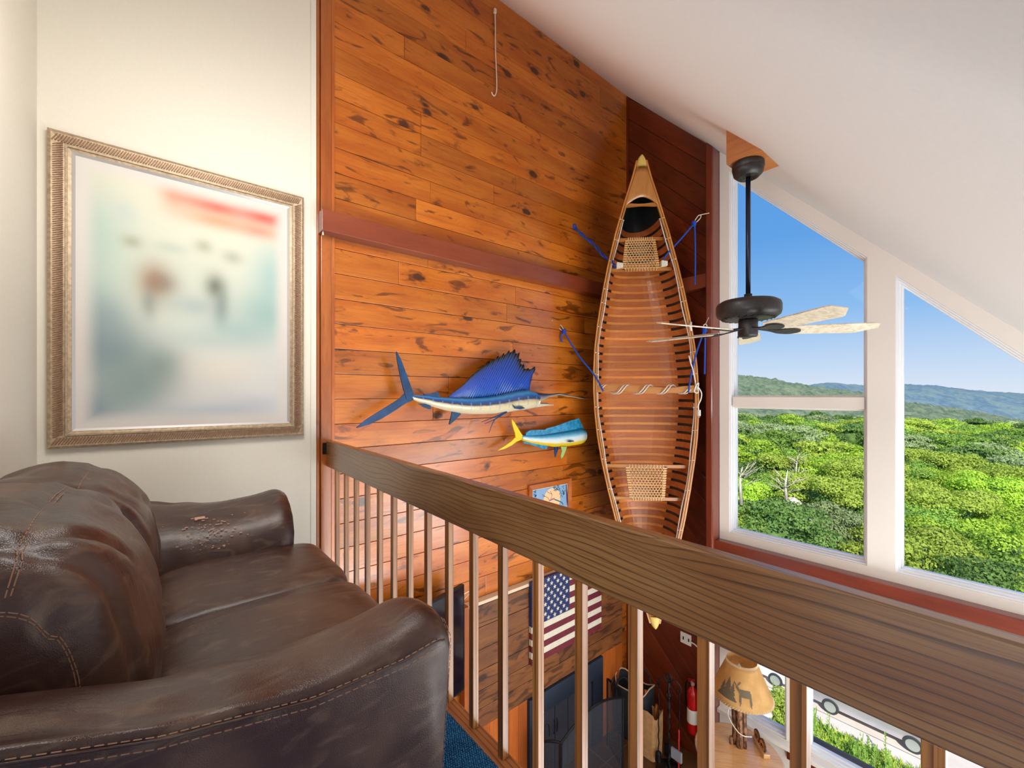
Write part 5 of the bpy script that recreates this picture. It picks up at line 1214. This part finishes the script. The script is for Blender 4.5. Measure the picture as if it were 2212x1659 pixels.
for (t_, dpx, sc_) in rows:
    px = (1480 if t_ > 29 else 1985 if t_ < 23 else 1850) + random.uniform(0, dpx)
    while px < 2480:
        tt = t_*random.uniform(.95, 1.06); zt_ = canopy(px, tt) + (-3.6 if sc_ == .62 else -1.9 if sc_ == .75 else 0) + random.uniform(-1.5, 1.0)*min(1.6, sc_); s3 = sc_*random.uniform(.85, 1.15)
        if px > 1950: v = random.choices(range(5), [4, 3, 3, 1.2, 1])[0]
        else: v = random.choices(range(5), [2, 3, 2, 2.5, 2])[0]
        if t_ > 150: v = random.choice((1, 3, 4))
        tree(tpx(px, tt, zt_ - 2.4*s3), s3, v, far=t_ > 50); px += dpx*random.uniform(.8, 1.2)
# bare dead trees
def dead(px, py, t, h, lbl, seed):
    g = random.Random(seed); b0 = atT(px, py, t); e = empty('dead_tree', tuple(b0 - Vector((0,0,h))), lbl, 'tree')
    mb = MB(); mb.tube([b0-Vector((0,0,h)), b0-Vector((.1,0,h*.4)), b0+Vector((.05,0,0))], [.12,.08,.02], 6)
    for k in range(9):
        z = -h*.55*g.random(); an = g.random()*6.28; L = g.uniform(.4, .95); s = b0+Vector((0,0,z-.2)); d = Vector((math.cos(an), math.sin(an), g.uniform(.3, .9)))
        mb.tube([s, s+d*L*.5, s+d*L+Vector((0,0,.2))], [.03,.018,.006], 5)
        for j in range(2): s2 = s+d*L*.6; d2 = (d+Vector((g.uniform(-.8,.8), g.uniform(-.8,.8), .3))); mb.tube([s2, s2+d2*.5], [.02,.006], 4)
    mb.build('branches', M['deadwood'], e, smooth=True)
dead(1722, 985, 44, 3.6, 'tall pale dead tree trunk standing among green crowns, left window', 1); dead(1700, 1015, 30, 2.6, 'bare white branching dead tree in the middle of the left window', 2)
dead(1602, 1008, 29, 2.6, 'bare white dead tree at the left edge of the left window', 3); dead(1725, 1010, 40, 2.5, 'small bare dead tree beside the tall pale trunk', 4)
# rock outcrops
M['rock'] = flat('pale rock', (200, 188, 172), .9, var=.15, sc=3, bump=.4)
def rock(c, s, lbl):
    mb = MB(); P = []
    for i in range(8):
        for k in range(12):
            th = -math.pi/2+math.pi*(i+.02)/7.04; an = 2*math.pi*k/12; v_ = Vector((math.cos(th)*math.cos(an), math.cos(th)*math.sin(an), math.sin(th)*.7)); r = s*(1+.45*MN.noise(v_*1.7+Vector(c))); P.append(Vector(c)+v_*r)
    mb.grid(P, 8, 12, True); tag(mb.build('rock', M['rock'], None, origin=c), lbl, 'rock')
rock(tuple(atT(1712, 1085, 30)), .5, 'pale rock outcrop showing between crowns, upper one'); rock(tuple(atT(1745, 1130, 30)), .42, 'pale rock outcrop showing between crowns, lower one'); rock((-8.0, 21.6, GZ+.1), .55, 'pale boulder on the grass seen under the lamp shade')
# weeds on the verge
wd = MB(); g = random.Random(5)
for k in range(170):
    x = g.uniform(-10.5, -2.5); y = 21.0 + g.random()**.8*1.9; h = g.uniform(.25, 1.3)*(1 if MN.noise(Vector((x*.9, 3, 1))) > -.05 else .35)
    for j in range(16):
        a = g.random()*6.28; z = GZ + h*j/16; L = .16*(1-j/18)+.03; d = Vector((math.cos(a), math.sin(a), .7)); p = Vector((x, y, z)); s2 = Vector((-d.y, d.x, 0))*.035
        wd.add([p-s2, p+s2, p+d*L], [(0,1,2)])
    wd.bar((x, y, GZ), (x+g.uniform(-.1,.1), y, GZ+h), .02, .02)
tag(wd.build('roadside_weeds', LM[1]), 'tall green weeds growing along the verge beside the drive', 'weeds', kind='stuff')
gb = MB()
for k in range(5200):
    x = g.uniform(-11.5, -1.5); y = g.uniform(18.6, 23.3); a = g.random()*6.28; h = g.uniform(.08, .3); p = Vector((x, y, GZ-.01)); s2 = Vector((math.cos(a), math.sin(a), 0))*.05
    gb.add([p-s2, p+s2, p+Vector((g.uniform(-.1,.1), g.uniform(-.1,.1), h))], [(0,1,2)])
tag(gb.build('lawn_grass', LM[2]), 'short yellow-green grass on the verge below the lower windows', 'grass', kind='stuff')
sh_ = empty('shrub', (-7.0, 22.3, GZ), 'rounded yellow-green shrub seen right of the lamp shade', 'shrub')
o = bpy.data.objects.new('foliage', VARF[2]); COL.objects.link(o); o.parent = sh_; o.location = (0, 0, .5); o.scale = (.3, .3, .28)
# cars on the drive
carp = flat('silver car paint', (196, 190, 196), .25, metal=.5, coat=1); tire = flat('tyre rubber', (52, 54, 56), .7); hub = flat('alloy wheel', (176, 182, 176), .3, metal=.5); cgl = flat('dark car glass', (70, 84, 96), .08, coat=1); lmp = flat('car lamp lens', (240, 232, 226), .1, coat=1); rdl = flat('red lamp lens', (200, 50, 50), .15, coat=1)
def car(x, y, lbl, mat):
    e = empty('car', (x, y, GZ+.02), lbl, 'car', 'cars parked on the drive'); z = GZ+.02
    pf = [(-2.2,.35),(-2.25,.6),(-2.15,.9),(-1.3,.98),(-.6,1.42),(.9,1.45),(1.6,1.02),(2.2,.92),(2.28,.6),(2.2,.35)]
    mb = MB(); nW = 7; P = []
    for j in range(nW):
        f = -1+2*j/(nW-1); ins = .12*abs(f)**4
        for (a, b) in pf: P.append((x+a*(1-ins*.4), y+.86*f*(1-(.16 if b > 1.2 else 0)*1), z+b-(ins*.4 if b > .8 else 0)))
    mb.grid(P, nW, len(pf), True); mb.f.append(tuple(range(len(pf)))[::-1]); mb.f.append(tuple((nW-1)*len(pf)+k for k in range(len(pf)))); o = mb.build('body', mat, e, smooth=False, bevel=.03)
    for sg in (-1, 1):
        mb = MB(); yy = y+sg*.775; mb.prism([(x-1.1,yy,z+1.0),(x-.55,yy-sg*.05,z+1.36),(x+.85,yy-sg*.05,z+1.38),(x+1.35,yy,z+1.03)], (0, sg*.03, 0)); mb.build('side_window', cgl, e)
        for wx in (-1.42, 1.42):
            mb = MB(); n = 24; c = (x+wx, y+sg*.80, z+.33)
            mb.prism([(c[0]+.33*math.cos(2*math.pi*k/n), c[1], c[2]+.33*math.sin(2*math.pi*k/n)) for k in range(n)], (0, sg*.12, 0)); w_ = mb.build('wheel', tire, e, bevel=.02)
            mb = MB(); mb.prism([(c[0]+.23*math.cos(2*math.pi*k/n), c[1]+sg*.122, c[2]+.23*math.sin(2*math.pi*k/n)) for k in range(n)], (0, sg*.01, 0)); mb.build('hub', hub, w_)
    for sg in (-1, 1):
        for (ax, mt, nm) in ((-2.2, rdl, 'tail_lamp'), (2.2, lmp, 'head_lamp')):
            mb = MB(); mb.obox((x+ax, y+sg*.62, z+.72), (.08,0,0), (0,.2,0), (0,0,.09)); mb.build(nm, mt, e, bevel=.03)
car(-4.42, 25.1, 'silver car parked broadside on the drive, seen between the balusters', carp)
car(-9.6, 25.2, 'white car parked further left on the drive, behind the lamp', flat('white car paint', (232, 234, 240), .25, coat=1))
# deck pipe rail just outside the lower windows
mb = MB(); mb.tube([(-1.3, 4.75, -2.02), (3.0, 4.75, -2.02)], .045, 16); o = mb.build('pipe_rail', flat('brown pipe', (110, 90, 80), .4, coat=.3), None, origin=(-1.3, 4.75, -2.02), smooth=True); tag(o, 'thick brown-grey pipe rail outside the lower window sill', 'rail')
